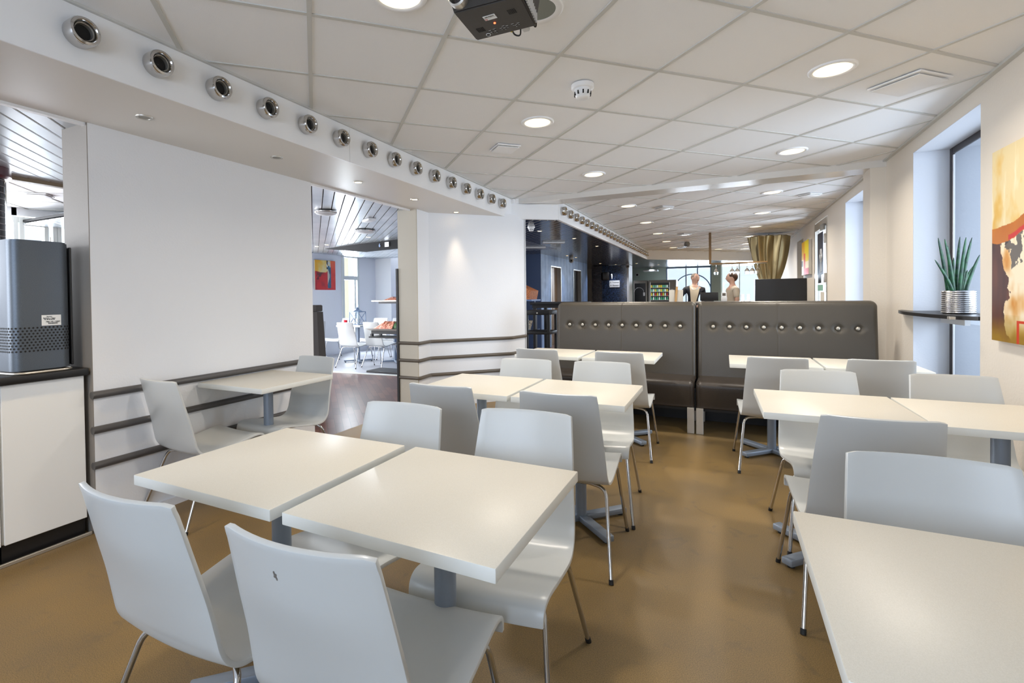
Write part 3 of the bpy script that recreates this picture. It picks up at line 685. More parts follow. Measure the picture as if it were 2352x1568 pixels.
# ------------------------------------------------------------------ chairs
PROF = [(.0, .835), (.02, .76), (.043, .67), (.066, .58), (.082, .50), (.094, .447), (.118, .410), (.155, .392), (.21, .391), (.29, .402), (.37, .416), (.44, .428), (.485, .431), (.512, .422), (.524, .402), (.527, .378)]
HW = [.180, .186, .193, .199, .204, .207, .209, .211, .213, .213, .213, .212, .212, .211, .210, .209]
def catmull(P, t):
    n = len(P) - 1; x = t * n; i = min(int(x), n - 1); f = x - i
    p = [np.array(P[max(i - 1, 0)]), np.array(P[i]), np.array(P[i + 1]), np.array(P[min(i + 2, n)])]
    return .5 * ((2 * p[1]) + (-p[0] + p[2]) * f + (2 * p[0] - 5 * p[1] + 4 * p[2] - p[3]) * f * f + (-p[0] + 3 * p[1] - 3 * p[2] + p[3]) * f ** 3)
def make_chair():
    t = thing('dining_chair', 'x', 'chair')
    mb = MB()
    def fn(u, v):
        y, z = catmull(PROF, v); hw = catmull([(h,) for h in HW], v)[0]
        s = (u - .5) * 2
        bk = max(0, min(1, (z - .45) / .25)) if v < .5 else 0
        # cross section: back is hollow towards the sitter, seat dips slightly
        y2 = y - (.028 * bk + .006 * (v < .4)) * (1 - s * s)
        z2 = z - (.010 * (1 - s * s) if v > .35 else 0.0)
        if v < .03:   # soft top corners
            z2 -= .005 * max(0, (abs(s) - .93) / .07) ** 2
        return Vector((s * hw, y2, z2))
    mb.grid(fn, 16, 60)
    o = mb.build('seat_shell', M['shell'], t, local=True)
    m = o.modifiers.new('s', 'SOLIDIFY'); m.thickness = .013; m.offset = 0; m.use_even_offset = True
    m = o.modifiers.new('b', 'BEVEL'); m.width = .0016; m.segments = 2; m.limit_method = 'ANGLE'; m.angle_limit = math.radians(50)
    bake(o)
    for p in o.data.polygons: p.use_smooth = True
    o.data.set_sharp_from_angle(angle=math.radians(40))
    for sx in (-1, 1):
        for foot, knee, inn in (((.235, .004, .006), (.190, .150, .368), (.10, .180, .372)), ((.232, .540, .006), (.190, .452, .398), (.10, .42, .390))):
            mb = MB(); mb.tube([(x * sx, y, z) for x, y, z in rpath([foot, knee, inn], .055, 7)], .0088, 12)
            lg = mb.build('leg', M['chrome'], t, local=True, sharp=50)
            d = (Vector(knee) - Vector(foot)).normalized(); a = Vector(foot); b_ = a + d * .014
            mb = MB(); mb.tube([(sx * (a.x - d.x * .006), a.y - d.y * .006, 0), (sx * b_.x, b_.y, b_.z)], .0105, 12); mb.build('foot_cap', M['rubber'], lg, local=True)
    for y, z in ((.18, .372), (.42, .390)):
        mb = MB(); mb.tube([(-.10, y, z), (.10, y, z)], .0088, 10); mb.build('cross_bar', M['chrome'], t, local=True)
    for sx in (-1, 1):
        mb = MB(); mb.tube([(sx * .09, .18, .372), (sx * .09, .42, .390)], .008, 8); mb.build('frame_rail', M['chrome'], t, local=True)
        for y in (.22, .40):
            mb = MB(); mb.lathe([(.012, 0), (.012, .014)], (sx * .13, y, .372 if y < .3 else .386), 12); mb.build('spacer', M['spacer'], t, local=True)
    return t
chair0 = make_chair(); used_chair = False
def chair(x, y, deg, label, group):
    global used_chair
    c = chair0 if not used_chair else copy_tree(chair0); used_chair = True
    c.location = (x, y, 0); c.rotation_euler = (0, 0, math.radians(deg)); c['label'] = label; c['group'] = group
    return c
G1 = 'white chairs in the dining room'
W = 'white chair '
c_ = chair(-1.258, .652, 1, W + 'at the lower left, seen from behind, clean backrest', G1)
cB = chair(-.715, .66, 3, W + 'in front at the bottom with a grey smudge on its backrest', G1)
mb = MB(); mb.grid(lambda u, v: Vector((-.77 + .008 * (u - .5) * (1 - abs(v - .5)), .615 + .0 + .002 * v, .755 + .028 * v)), 3, 3)
mb.bm.free()
chair(-1.197, 1.685, 182, W + 'facing us behind the front left table, only backrest showing above it', G1)
chair(-.685, 1.765, 184, W + 'facing us at the front right table, curved seat showing below the tabletop', G1)
chair(-1.293, 2.140, 1, W + 'seen from behind at the left table of the second row', G1)
chair(-.682, 2.165, 2, W + 'seen from behind at the second row right table, legs on the aisle', G1)
chair(-1.240, 3.225, 183, W + 'behind the left table of the second row, facing us', G1)
chair(-.720, 3.265, 185, W + 'behind the right table of the second row, facing us on the aisle side', G1)
chair(-1.400, 3.885, -1, W + 'at the left table before the banquette, seen from behind', G1)
chair(-.725, 3.880, 1, W + 'at the left banquette, nearest the aisle, seen from behind', G1)
chair(.480, 3.340, 184, W + 'behind the right aisle table, facing us, legs on the aisle', G1)
chair(1.080, 3.400, 184, W + 'at the far right against the beige wall, facing us under the window', G1)
chair(.500, 2.175, 4, W + 'at the right aisle table seen from behind, tall bluish backrest', G1)
chair(.490, 1.690, 182, W + 'at the nearest right table, large backrest cut off by the right edge', G1)
chair(.335, 3.93, 3, W + 'at the right banquette next to the aisle, seen from behind', G1)
chair(.925, 4.020, 4, W + 'at the right banquette near the window, seen from behind', G1)
chair(-2.855, 1.665, -3, W + 'at the small wall table, on the left beside the cabinet', G1)
chair(-2.785, 2.800, 178, W + 'at the small wall table, beside the opening, facing us', G1)
# grey scuff on the front chair's back
mb = MB()
for dx_, dz_, rr_ in ((0, 0, .0045), (-.002, .005, .003), (.003, -.005, .0032), (.004, .002, .0022), (-.004, -.002, .002)):
    mb.lathe([(.0003, 0), (rr_, 0), (rr_ * .8, .0005), (.0003, .0005)], (dx_, 0, dz_), seg=9, axis='Y')
sm = mb.build('scuff_mark', M['stain'], cB, local=True); _sh = [c for c in cB.children if c.name.startswith('seat_shell')][0]
_h = _sh.ray_cast(Vector((-.03, -.3, .770)), Vector((0, 1, 0)))
sm.location = _h[1] + Vector((0, -.0008, 0)); sm.rotation_euler = (.26, 0, 0); sm.scale = (.7, 1, 1.3)
sm['label'] = 'grey smudge'
G2 = 'white chairs in the side room'
for x, y, d, l in [(-6.14, 6.87, 0, 'left of two under the lantern, seen from behind'), (-5.72, 7.08, -3, 'right of two under the lantern, seen from behind'), (-5.12, 7.40, -10, 'half hidden below the meat platter'),
                   (-7.34, 8.35, 178, 'on the far side beside the red candle'), (-6.62, 8.55, 180, 'on the far side to the right of the lantern'), (-6.15, 8.6, 182, 'farthest one behind the buffet platter'), (-6.95, 7.0, 70, 'turned sideways next to the dark booth')]:
    chair(x, y, d, 'white side-room chair, ' + l, G2)

# ------------------------------------------------------------------ tables
def make_table():
    t = thing('cafe_table', 'x', 'table')
    mb = MB(); mb.box(-.299, .299, -.299, .299, .709, .741, .003, 2); tp = mb.build('tabletop', [M['edge'], M['top']], t, local=True)
    for p in tp.data.polygons: p.material_index = 1 if p.normal.z > .9 and p.center.z > .735 else 0
    mb = MB(); mb.lathe([(.031, .03), (.031, .70)], seg=28); mb.build('column', M['bluegrey'], t, local=True)
    mb = MB(); mb.box(-.12, .12, -.12, .12, .699, .709, .002, 1); mb.build('mounting_plate', M['bluegrey'], t, local=True)
    for a in range(4):
        R_ = Matrix.Rotation(PI / 4 + a * PI / 2, 4, 'Z')
        mb = MB(); mb.box(.0, .285, -.027, .027, .012, .044, .006, 2, mtx=R_); ar = mb.build('base_arm', M['bluegrey'], t, local=True)
        mb = MB(); mb.lathe([(.016, 0), (.016, .013)], tuple(R_ @ Vector((.255, 0, 0))), 12); mb.build('foot_pad', M['rubber'], ar, local=True)
    return t
table0 = make_table(); used_t = False
def table(x0, y0, label, rz=0):
    global used_t
    t = table0 if not used_t else copy_tree(table0); used_t = True
    t.location = (x0 + .3, y0 + .3, 0); t.rotation_euler = (0, 0, math.radians(rz)); t['label'] = label; t['group'] = 'square white tables'
T_ = 'square white table, '
table(-1.642, .877, T_ + 'front row left, pushed against its neighbour')
table(-1.002, .877, T_ + 'front row right, nearest the camera at centre', -.5)
table(-1.645, 2.425, T_ + 'second row left, in front of the white pier')
table(-1.025, 2.425, T_ + 'second row right, beside the aisle')
table(-1.722, 4.19, T_ + 'back row left, before the left banquette', -1)
table(-1.098, 4.19, T_ + 'back row, at the left banquette beside the aisle')
table(.158, 2.56, T_ + 'middle right, beside the aisle', 1)
table(.764, 2.56, T_ + 'middle right, against the beige wall')
table(.045, 4.21, T_ + 'back right, before the right banquette')
table(.66, 4.22, T_ + 'back right, against the window wall')
table(.153, .827, T_ + 'bottom right corner, cut off by the picture edge')
table(-3.072, 2.04, T_ + 'standing alone at the left wall rails')
table(-6.85, 7.42, 'white side-room table carrying the lantern and red candle')
table(-6.1, 7.62, 'white side-room table mostly hidden behind the buffet trays')

# ------------------------------------------------------------------ banquettes
def bench(x0, x1, nb, bx0, bx1, seam, label):
    t = thing('banquette', label, 'banquette', ((x0 + x1) / 2, 5.2, 0))
    # back
    H0, H1 = .44, 1.20
    bxs = np.linspace(bx0, bx1, nb); bz = .955
    r = .045
    def front(u, v):
        x = x0 + (x1 - x0) * u; z = H0 + (H1 - H0) * v
        RC = .055; ax_, az2 = RC - min(x - x0, x1 - x), RC - (H1 - z)
        if ax_ > 0 and az2 > 0:
            kk = max(ax_, az2) / math.hypot(ax_, az2); x += (1 if x < (x0 + x1) / 2 else -1) * (ax_ - ax_ * kk); z -= az2 - az2 * kk
        d = min(x - x0, x1 - x, H1 - z)
        if ax_ > 0 and az2 > 0: d = RC - max(ax_, az2)
        d = max(d, 0)
        y = 5.24 + .10 * (z - H0)                        # leans back
        if d < r: y += r - math.sqrt(max(0, r * r - (r - d) ** 2))
        for b in bxs:
            q = ((x - b) ** 2 + (z - bz) ** 2)
            y += .020 * math.exp(-q / .0011) + .006 * math.exp(-((x - b) ** 2) / .003 - ((z - bz) ** 2) / .0004)
        y += .004 * math.exp(-((x - seam) / .004) ** 2)
        return Vector((x, y, z))
    mb = MB(); nu, nv = 260, 70; mb.grid(front, nu, nv)
    bm = mb.bm; bm.verts.ensure_lookup_table()
    # edges to the back plane
    back = 5.42
    es = [e for e in bm.edges if e.is_boundary]
    ex = bmesh.ops.extrude_edge_only(bm, edges=es)
    vv = [v for v in ex['geom'] if isinstance(v, bmesh.types.BMVert)]
    for v in vv: v.co.y = back
    bmesh.ops.holes_fill(bm, edges=[e for e in bm.edges if e.is_boundary], sides=0)
    bmesh.ops.recalc_face_normals(bm, faces=bm.faces[:])
    mb.build('backrest', M['leather'], t, sharp=60)
    for b in bxs:
        mb = MB(); mb.lathe([(.001, -.012), (.010, -.011), (.016, -.005), (.0185, .004), (.016, .01)], (b, 5.24 + .10 * (bz - H0) + .012, bz), 16, 'Y'); mb.build('button', M['button'], t, sharp=60)
    # seat cushion
    def seat(u, v):
        x = x0 + .004 + (x1 - x0 - .008) * u
        prof = [(5.34, .475), (5.15, .482), (4.98, .485), (4.90, .480), (4.865, .462), (4.853, .43), (4.862, .35), (4.88, .26), (4.885, .235), (4.92, .225)]
        y, z = catmull(prof, v); d = min(u, 1 - u) * (x1 - x0)
        if d < .03:
            k_ = .03 - math.sqrt(max(0, .0009 - (.03 - d) ** 2)); z -= k_ * (1 if v < .5 else 0); y += k_ * (1 if v > .3 else 0)
        return Vector((x, y, z))
    mb = MB(); mb.grid(seat, 60, 40); bm = mb.bm
    es = [e for e in bm.edges if e.is_boundary]
    bmesh.ops.holes_fill(bm, edges=es, sides=0); bmesh.ops.recalc_face_normals(bm, faces=bm.faces[:])
    mb.build('seat_cushion', M['leatherseat'], t, sharp=60)
    mb = MB(); mb.box(x0 + .02, x1 + (.006 if x1 < 0 else -.02), 4.97, 5.4, .19, .40); mb.build('seat_base', M['black'], t)
    for x in (x0 + .033, x1 - .033):
        mb = MB(); mb.box(x - .03, x + .03, 4.86, 4.90, 0, .236, .003, 1); mb.build('leg', M['alu'], t)
        mb = MB(); mb.box(x - .03, x + .03, 5.36, 5.40, 0, .2, .003, 1); mb.build('leg', M['alu'], t)
    mb = MB(); mb.box(x0 + .01, x1 + (.012 if x1 < 0 else -.01), 5.421, 5.435, 0, 1.14); mb.build('rear_panel', M['black'], t)
bench(-1.665, -.235, 9, -1.52, -.385, -.955, 'dark taupe leather banquette on the left with a row of pale buttons')
bench(-.225, 1.205, 9, -.085, 1.06, .46, 'dark leather banquette on the right, bluish sheen, ending at the window pillar')

# ------------------------------------------------------------------ cabinet + dispenser
def cabinet(y0, y1, label):
    t = thing('base_cabinet', label, 'cabinet', (-3.4, (y0 + y1) / 2, 0))
    mb = MB(); mb.box(-3.70, -3.14, y0, y1, .10, .878); mb.build('carcass', M['cab'], t)
    mb = MB(); mb.box(-3.14, -3.12, y0 + .003, y1 - .003, .10, .876, .002, 1); mb.build('door', M['cab'], t)
    mb = MB(); mb.box(-3.70, -3.15, y0, y1, 0, .10); mb.build('plinth', M['black'], t)
cabinet(1.085, 1.435, 'white cabinet under the black worktop, next to the wall end')
cabinet(.55, 1.078, 'white cabinet at the left picture edge beside its twin')
mb = MB(); mb.box(-3.72, -3.098, .5, 1.448, .878, .918, .006, 2); o = mb.build('worktop', M['black'], None); tag(o, 'black worktop over the white cabinets, carrying the charcoal dispenser', 'worktop')
mb = MB(); mb.box(-3.122, -3.108, .5, 1.45, 0, .018, .002, 1); struct(mb, 'trim_20', M['alu'])
t = thing('water_dispenser', 'charcoal metal dispenser with perforated band standing on black worktop', 'dispenser', (-3.27, 1.27, .918))
def rrect(cx, cy, hx, hy, r, n=8):
    out = []
    for qx, qy, a0 in ((1, 1, 0), (-1, 1, 90), (-1, -1, 180), (1, -1, 270)):
        for k in range(n + 1):
            a = math.radians(a0 + 90 * k / n); out.append((cx + qx * (hx - r) + r * math.cos(a), cy + qy * (hy - r) + r * math.sin(a)))
    return out
mb = MB(); mb.prism(rrect(-3.275, 1.26, .155, .125, .05), .936, 1.585); o = mb.build('housing', M['charcoal'], t, sharp=40)
mb = MB(); mb.prism(rrect(-3.275, 1.26, .150, .12, .05), 1.585, 1.592); mb.build('lid', M['charcoal'], t)
mb = MB(); mb.box(-3.44, -3.15, 1.39, 1.402, .94, 1.57, .003, 1); mb.build('side_panel', M['black'], t)
mb = MB(); mb.tube(rpath([(-3.3, 1.12, .925), (-3.105, 1.14, .925), (-3.105, 1.38, .925), (-3.3, 1.4, .925)], .05), .006, 8); mb.build('base_wire', M['alu'], t)
mb = MB(); mb.prism(rrect(-3.275, 1.26, .14, .11, .04), .9185, .936); mb.build('foot_base', M['black'], t)
# perforations
mb = MB()
outl = rrect(-3.275, 1.26, .1555, .1255, .05, 24); N = len(outl)
acc = [0]
for i in range(N): a, b = outl[i], outl[(i + 1) % N]; acc.append(acc[-1] + math.hypot(b[0] - a[0], b[1] - a[1]))
tot = acc[-1]
def at_len(s):
    s %= tot
    for i in range(N):
        if acc[i + 1] >= s:
            f = (s - acc[i]) / max(1e-9, acc[i + 1] - acc[i]); a, b = outl[i], outl[(i + 1) % N]
            tx, ty = (b[0] - a[0]), (b[1] - a[1]); l = math.hypot(tx, ty) or 1
            return a[0] + (b[0] - a[0]) * f, a[1] + (b[1] - a[1]) * f, ty / l, -tx / l
cols = int(tot / .0165)
for r_ in range(9):
    z = 1.033 + r_ * .0145
    for c in range(cols):
        x, y, nx, ny = at_len((c + (.5 if r_ % 2 else 0)) * tot / cols)
        if nx < -.3: continue
        tx, ty = -ny, nx
        ctr = Vector((x + nx * .0006, y + ny * .0006, z)); T1 = Vector((tx, ty, 0)) * .0048
        f = mb.bm.faces.new([mb.bm.verts.new(ctr + T1 * math.cos(a) + Vector((0, 0, .0048)) * math.sin(a)) for a in np.linspace(0, 2 * PI, 9)[:-1]])
mb.build('perforated_band', M['dark'], t, sharp=0)
mb = MB(); mb.box(-3.1197, -3.1185, 1.253, 1.335, 1.158, 1.212); lb = mb.build('label_sticker', M['label'], t)
for k, (s, zz, tx) in enumerate([(.008, 1.204, 'Service'), (.009, 1.196, 'Serienr. / type'), (.007, 1.189, 'Tlf. 00 00 00 00'), (.010, 1.177, '7061 05 12007')]):
    lettering(tx, s, Matrix.Translation((-3.1180, 1.285 if k < 3 else 1.30, zz)) @ Matrix.Rotation(PI / 2, 4, 'Z') @ Matrix.Rotation(PI / 2, 4, 'X'), M['ink'], lb)
mb = MB(); yy = 1.28
for k in range(26):
    wd = random.choice((.0006, .0012)); mb.box(-3.1184, -3.1180, yy, yy + wd, 1.166, 1.172); yy += wd + .0008
mb.build('barcode', M['ink'], lb, sharp=0)
# mosaic column in the left gap
mb = MB(); mb.lathe([(.17, 0), (.17, 2.19)], (-4.78, 1.55, 0), 40); mc = struct(mb, 'wall_column', M['mosaic'])
mb = MB(); mb.lathe([(.185, 2.17), (.2, 2.19), (.2, 2.25)], (-4.78, 1.55, 0), 40); struct(mb, 'trim_21', mat('maroon_collar', rgb(70, 30, 34), .3))

# ------------------------------------------------------------------ projector
t = thing('projector', 'dark brown ceiling projector hanging at the top centre, lens towards the left', 'projector', (-.77, 1.60, 2.25))
P = [(-.812, 1.47), (-.833, 1.686), (-.599, 1.693), (-.578, 1.48)]   # bottom plate at z 2.25
zb = 2.252
mb = MB()
mb.hexa([(-.822, 1.487, zb), (-.583, 1.50, zb), (-.599, 1.693, zb), (-.833, 1.686, zb)],
        [(-.850, 1.480, zb + .095), (-.560, 1.492, zb + .095), (-.585, 1.70, zb + .095), (-.86, 1.695, zb + .095)])
bmesh.ops.bevel(mb.bm, geom=mb.bm.edges[:], offset=.004, segments=2, affect='EDGES')
mb.build('body', M['projector'], t)
mb = MB(); mb.lathe([(.030, 0), (.034, 0), (.034, -.03), (.028, -.034), (.026, -.02), (.026, 0)], (-.797, 1.493, zb + .040), 32, 'Y', cap=False); lr = mb.build('lens_ring', M['alu'], t, sharp=50)
mb = MB(); mb.lathe([(.001, 0), (.026, 0), (.022, -.012), (.001, -.018)], (-.797, 1.487, zb + .040), 28, 'Y'); mb.build('lens', M['lens'], lr)
mb = MB()
for k in range(12):
    y = 1.508 + k * .0155; x = -.5735 - .021 * (y - 1.50) / .19
    mb.box(x - .004, x + .0015, y, y + .009, zb + .008, zb + .088, mtx=None)
mb.build('air_grille', M['lgrey'], t)
mb = MB()
for cx, cy in ((-.655, 1.555), (-.80, 1.61)):
    for a in range(5):
        for b in range(5): mb.box(cx + a * .006, cx + a * .006 + .004, cy + b * .006, cy + b * .006 + .0035, zb - .0008, zb)
mb.build('speaker_slots', M['dark'], t, sharp=0)
mb = MB(); mb.box(-.745, -.70, 1.552, 1.564, zb - .0012, zb); mb.box(-.745, -.70, 1.567, 1.579, zb - .0012, zb); st = mb.build('sticker', M['label'], t)
DN = Matrix.Rotation(PI, 4, 'X')
lettering('JUSC Kreasiona', .0052, Matrix.Translation((-.722, 1.558, zb - .0016)) @ DN, M['ink'], st)
mb = MB(); mb.lathe([(.003, 0), (.0045, 0), (.0045, .0004), (.003, .0004)], (-.739, 1.573, zb - .0018), 16, cap=False); mb.build('red_symbol', M['inkred'], st)
mb = MB(); mb.lathe([(.001, -.002), (.004, -.002), (.004, .001), (.001, .001)], (-.722, 1.605, zb), 16); mb.build('status_light', M['redled'], t)
mb = MB(); mb.lathe([(.0068, -.002), (.0092, -.002), (.0092, 0), (.0068, 0)], (-.775, 1.665, zb), 24, cap=False)
mb.build('power_button', M['lgrey'], t)
for k, (x, y) in enumerate([(-.757, 1.65), (-.757, 1.665), (-.74, 1.648), (-.74, 1.664), (-.715, 1.655), (-.703, 1.645), (-.703, 1.66), (-.69, 1.65), (-.668, 1.648), (-.66, 1.66), (-.648, 1.652)]):
    mb = MB(); mb.lathe([(.001, -.0015), (.0035, -.0015), (.0035, 0), (.001, 0)], (x, y, zb), 14); mb.build('button', M['black'], t)
    mb = MB(); mb.box(x - .0012, x + .0012, y - .0008, y + .0008, zb - .0022, zb - .0015); mb.box(x - .006, x + .004, y - .0085, y - .0075, zb - .0006, zb); mb.build('button_mark', M['lgrey'], t, sharp=0)
mb = MB(); mb.tube(rpath([(-.70, 1.69, zb + .03), (-.70, 1.735, zb + .012), (-.675, 1.735, zb + .002), (-.66, 1.70, zb + .03)], .02), .003, 8); mb.build('cable', M['black'], t)
mb = MB(); mb.tube([(-.703, 1.69, zb + .03), (-.702, 1.715, zb + .016)], .0045, 10); mb.build('yellow_plug', M['yellow'], t)
mb = MB(); mb.box(-.66, -.635, 1.69, 1.73, zb + .008, zb + .025, .003, 1); mb.build('video_plug', M['lgrey'], t)
mb = MB(); mb.tube(rpath([(-.62, 1.69, zb + .03), (-.615, 1.74, zb + .016), (-.60, 1.70, zb + .04)], .02), .003, 8); mb.build('cable', M['black'], t)
mb = MB(); mb.tube([(-.72, 1.57, zb + .09), (-.72, 1.57, ZC)], .02, 16); mb.build('mounting_pole', M['black'], t)

# ------------------------------------------------------------------ window shelf with plant
t = thing('window_shelf', 'thin black curved shelf across the window niche holding the plant', 'shelf', (1.40, 4.6, 1.10))
mb = MB()
pts = [(XW + .21, 3.935), (XW + .21, 5.07), (XW + .0, 5.075), (XW - .01, 5.33)]
arc = [(XW - .02 - .10 * math.sin(PI * min(1, s)) ** .7 * (1 if s > 0 else 1), 5.33 - 1.39 * s) for s in np.linspace(0, 1, 20)]
mb.prism([(XW - .004, 5.33)] + arc[1:-1] + [(XW - .004, 3.94)], 1.098, 1.122); mb.prism([(XW - .004, 3.945), (XW + .2, 3.945), (XW + .2, 5.065), (XW - .004, 5.065)], 1.098, 1.122)
mb.build('shelf_board', M['black'], t)
mb = MB(); mb.box(XW + .16, XW + .19, 4.62, 5.05, 1.03, 1.098); mb.build('shelf_bracket', M['lgrey'], t)
mb = MB(); mb.box(XW - .11, XW - .08, 4.02, 4.06, 1.100, 1.118, .002, 1); mb.build('end_fitting', M['alu'], t)
def az_(px, py, z): pass
px_, py_ = 1.435, 4.42
t = thing('potted_sansevieria', 'spiky green snake plant in a ribbed silver pot on the window shelf', 'plant', (px_, py_, 1.122))
prof = [(.001, 0), (.080, 0)]
for k in range(11):
    z = .004 + k * .0138; prof += [(.084, z), (.090, z + .0045), (.090, z + .009), (.084, z + .013)]
prof += [(.082, .158), (.076, .158), (.076, .13), (.001, .13)]
mb = MB(); mb.lathe(prof, seg=40, cap=False); mb.build('pot', M['silver'], t, local=True, sharp=70)
mb = MB(); mb.lathe([(.001, .125), (.078, .125), (.078, .140), (.001, .142)], seg=24); mb.build('soil', mat('potting_soil', rgb(50, 38, 28), .9), t, local=True)
side = Vector((.45 * 0 + math.sin(TH), math.cos(TH), 0))  # across the view
rightv = Vector((_r2.x, _r2.y, 0)).normalized(); fw = Vector((_f.x, _f.y, 0)).normalized()
leaves = [(-.05, -.02, -.165, .40, .03), (-.045, .02, -.085, .555, .025), (-.035, -.01, -.095, .54, .02), (-.02, .02, -.03, .50, .03), (.0, -.01, .025, .55, .02), (.01, .02, .04, .56, .015), (.02, 0, .075, .55, .02), (.03, -.02, .085, .43, .0), (.035, .02, .125, .37, .03), (.0, .03, .02, .42, -.02), (.03, .0, .05, .33, -.02)]
for (bx, bd, tx, h, cv) in leaves:
    mb = MB()
    def leaf(u, v, bx=bx, bd=bd, tx=tx, h=h, cv=cv):
        wv = .017 * (1 - v) ** .55 * (.8 + .5 * v) + .0008
        s = (u - .5) * 2
        c = rightv * (bx + (tx * 1.2 - bx) * v ** 1.35) + fw * (bd + bd * v) + Vector((0, 0, .125 + (h - .16) * v))
        return c + rightv * (wv * s) + fw * (.008 * s * s * (1 - v))
    mb.grid(leaf, 4, 14); o = mb.build('leaf', M['leaf'], t, local=True, sharp=0)
    for p in o.data.polygons: p.use_smooth = True
    m = o.modifiers.new('s', 'SOLIDIFY'); m.thickness = .003; bake(o)

# ------------------------------------------------------------------ paintings (hand-mixed colour fields)
rng = np.random.RandomState(3)
def fbm(x, y, seed=0, sc=4, oct_=4):
    v = 0; a = .5; f = sc
    for o_ in range(oct_):
        xi, yi = math.floor(x * f), math.floor(y * f); fx, fy = x * f - xi, y * f - yi
        fx, fy = fx * fx * (3 - 2 * fx), fy * fy * (3 - 2 * fy)
        def h(a_, b_): return (math.sin(a_ * 127.1 + b_ * 311.7 + seed * 74.7 + o_ * 13) * 43758.5453) % 1
        v += a * ((h(xi, yi) * (1 - fx) + h(xi + 1, yi) * fx) * (1 - fy) + (h(xi, yi + 1) * (1 - fx) + h(xi + 1, yi + 1) * fx) * fy)
        a *= .5; f *= 2
    return v
def mixc(a, b, t): t = max(0, min(1, t)); return tuple(a[i] * (1 - t) + b[i] * t for i in range(3))
def canvas(name, label, origin, uvec, w_, h_, depth, nrm, colfn, nu, nv):
    """origin = top-left corner on the front; uvec runs to the right; colours are fn(u, v from top)"""
    t = thing(name, label, 'painting', tuple(Vector(origin) - Vector((0, 0, h_))))
    O, U_, N_ = Vector(origin), Vector(uvec), Vector(nrm)
    mb = MB(); mb.grid(lambda u, v: O + U_ * (w_ * u) - Vector((0, 0, h_ * v)), nu, nv)
    o = mb.build('canvas_front', M['paint'], t, sharp=0); me = o.data
    ca = me.color_attributes.new('Col', 'FLOAT_COLOR', 'POINT')
    nvv = nv + 1; dat = []
    for i in range(nu + 1):
        for j in range(nvv): c = colfn(i / nu, j / nv); dat += [*s2l([x / 255 for x in c]), 1]
    ca.data.foreach_set('color', dat)
    mb = MB(); P_ = [O, O + U_ * w_, O + U_ * w_ - Vector((0, 0, h_)), O - Vector((0, 0, h_))]
    mb.hexa([p - N_ * depth for p in P_], [p - N_ * .001 for p in P_]); mb.build('stretcher_frame', mat('canvas_edge', rgb(200, 150, 70), .7) if 'amber' in label else M['paper'], t, sharp=0)
    return t
def c_right(u, v):
    n = fbm(u, v, 1, 5); n2 = fbm(u * 3, v, 5, 6); n3 = fbm(u, v * 1.2, 9, 14)
    top = mixc((226, 208, 160), (214, 160, 52), (n - .42) * 4 + u * 1.5 - .35)
    top = mixc(top, (238, 228, 200), (n2 - .55) * 5)
    c = top
    band = .43 + .015 * math.sin(u * 9) + .04 * (n - .5) - .05 * u
    if v > band - .03: c = mixc((170, 92, 36), (196, 120, 40), n * 1.4)
    if abs(v - band - .035) < .012 and u > .22: c = (196, 52, 50)
    if v > band + .05:
        c = mixc((238, 226, 200), (204, 140, 60), (n - .5) * 5 + (u - .35) * 1.2)
        edge = .20 + .10 * (n3 - .5) * 2 + .05 * math.sin(v * 20)
        if u < edge: c = mixc((58, 34, 34), (110, 64, 46), n2 * 1.3)
        if .17 < u < .42 and v < band + .2 and n3 > .48: c = mixc((60, 56, 58), c, .25)
    if u > .62 and .42 < v < .6 and n3 > .35: c = (58, 44, 42)
    if v > .86: c = mixc(c, (150, 116, 30), (v - .86) * 9 + (n - .5))
    if v > .885 and v < .9 and u > .33: c = (198, 60, 30)
    if .33 < u < .36 and v > .885: c = (198, 60, 30)
    if .5 < u < .54 and v > .92: c = (190, 56, 30)
    return c
canvas('painting', 'large amber, cream and dark brown abstract canvas on the beige wall at the right edge', (XW - .034, 3.695, 2.035), (0, -1, 0), .78, 1.03, .03, (-1, 0, 0), c_right, 230, 310)
def c_red(u, v):
    n = fbm(u, v, 2, 5); n2 = fbm(u, v, 7, 12)
    c = mixc((206, 24, 26), (160, 14, 30), (n - .4) * 3)
    if v < .34 + .1 * math.sin(u * 5) - .1 * (n - .5): c = mixc((240, 176, 30), (236, 216, 150), (u - .1) * 2.4 + (n - .5) * 2)
    if .08 < u < .42 and .40 < v < .66 and n2 > .5: c = (96, 16, 22)
    if u > .76: c = mixc((236, 96, 50), (214, 30, 30), (v + n - .5) * 1.4)
    if .60 < u < .78 and .18 < v < .95: c = mixc((40, 120, 160), (30, 80, 110), n2 * 1.5) if .66 < u + .05 * math.sin(v * 9) else (206, 196, 180)
    if .55 < u < .62 and v < .3: c = (40, 36, 40)
    if .56 < u < .76 and v < .22 and n2 > .45: c = (210, 210, 206)
    return c
canvas('painting', 'square red, yellow and blue abstract canvas on the far wall of the side room', (-7.86, 7.90, 2.11), (0, 1, 0), .62, .65, .03, (1, 0, 0), c_red, 60, 60)
def c_far(u, v):
    n = fbm(u, v, 4, 4)
    c = (238, 226, 190)
    if v < .62 and u > .45: c = (226, 206, 20)
    elif v < .55: c = mixc((230, 200, 40), (220, 150, 40), n)
    if .3 < u < .55 and v > .35: c = mixc((210, 90, 40), (200, 40, 30), v)
    if v > .8 and u > .35: c = (206, 26, 24)
    if u < .2 and .55 < v < .75: c = (60, 50, 46)
    return c
canvas('painting', 'narrow-looking yellow and red canvas on the right wall beyond the glazed door', (XW - .05, 10.85, 2.19), (0, -1, 0), .82, .60, .045, (-1, 0, 0), c_far, 40, 40)
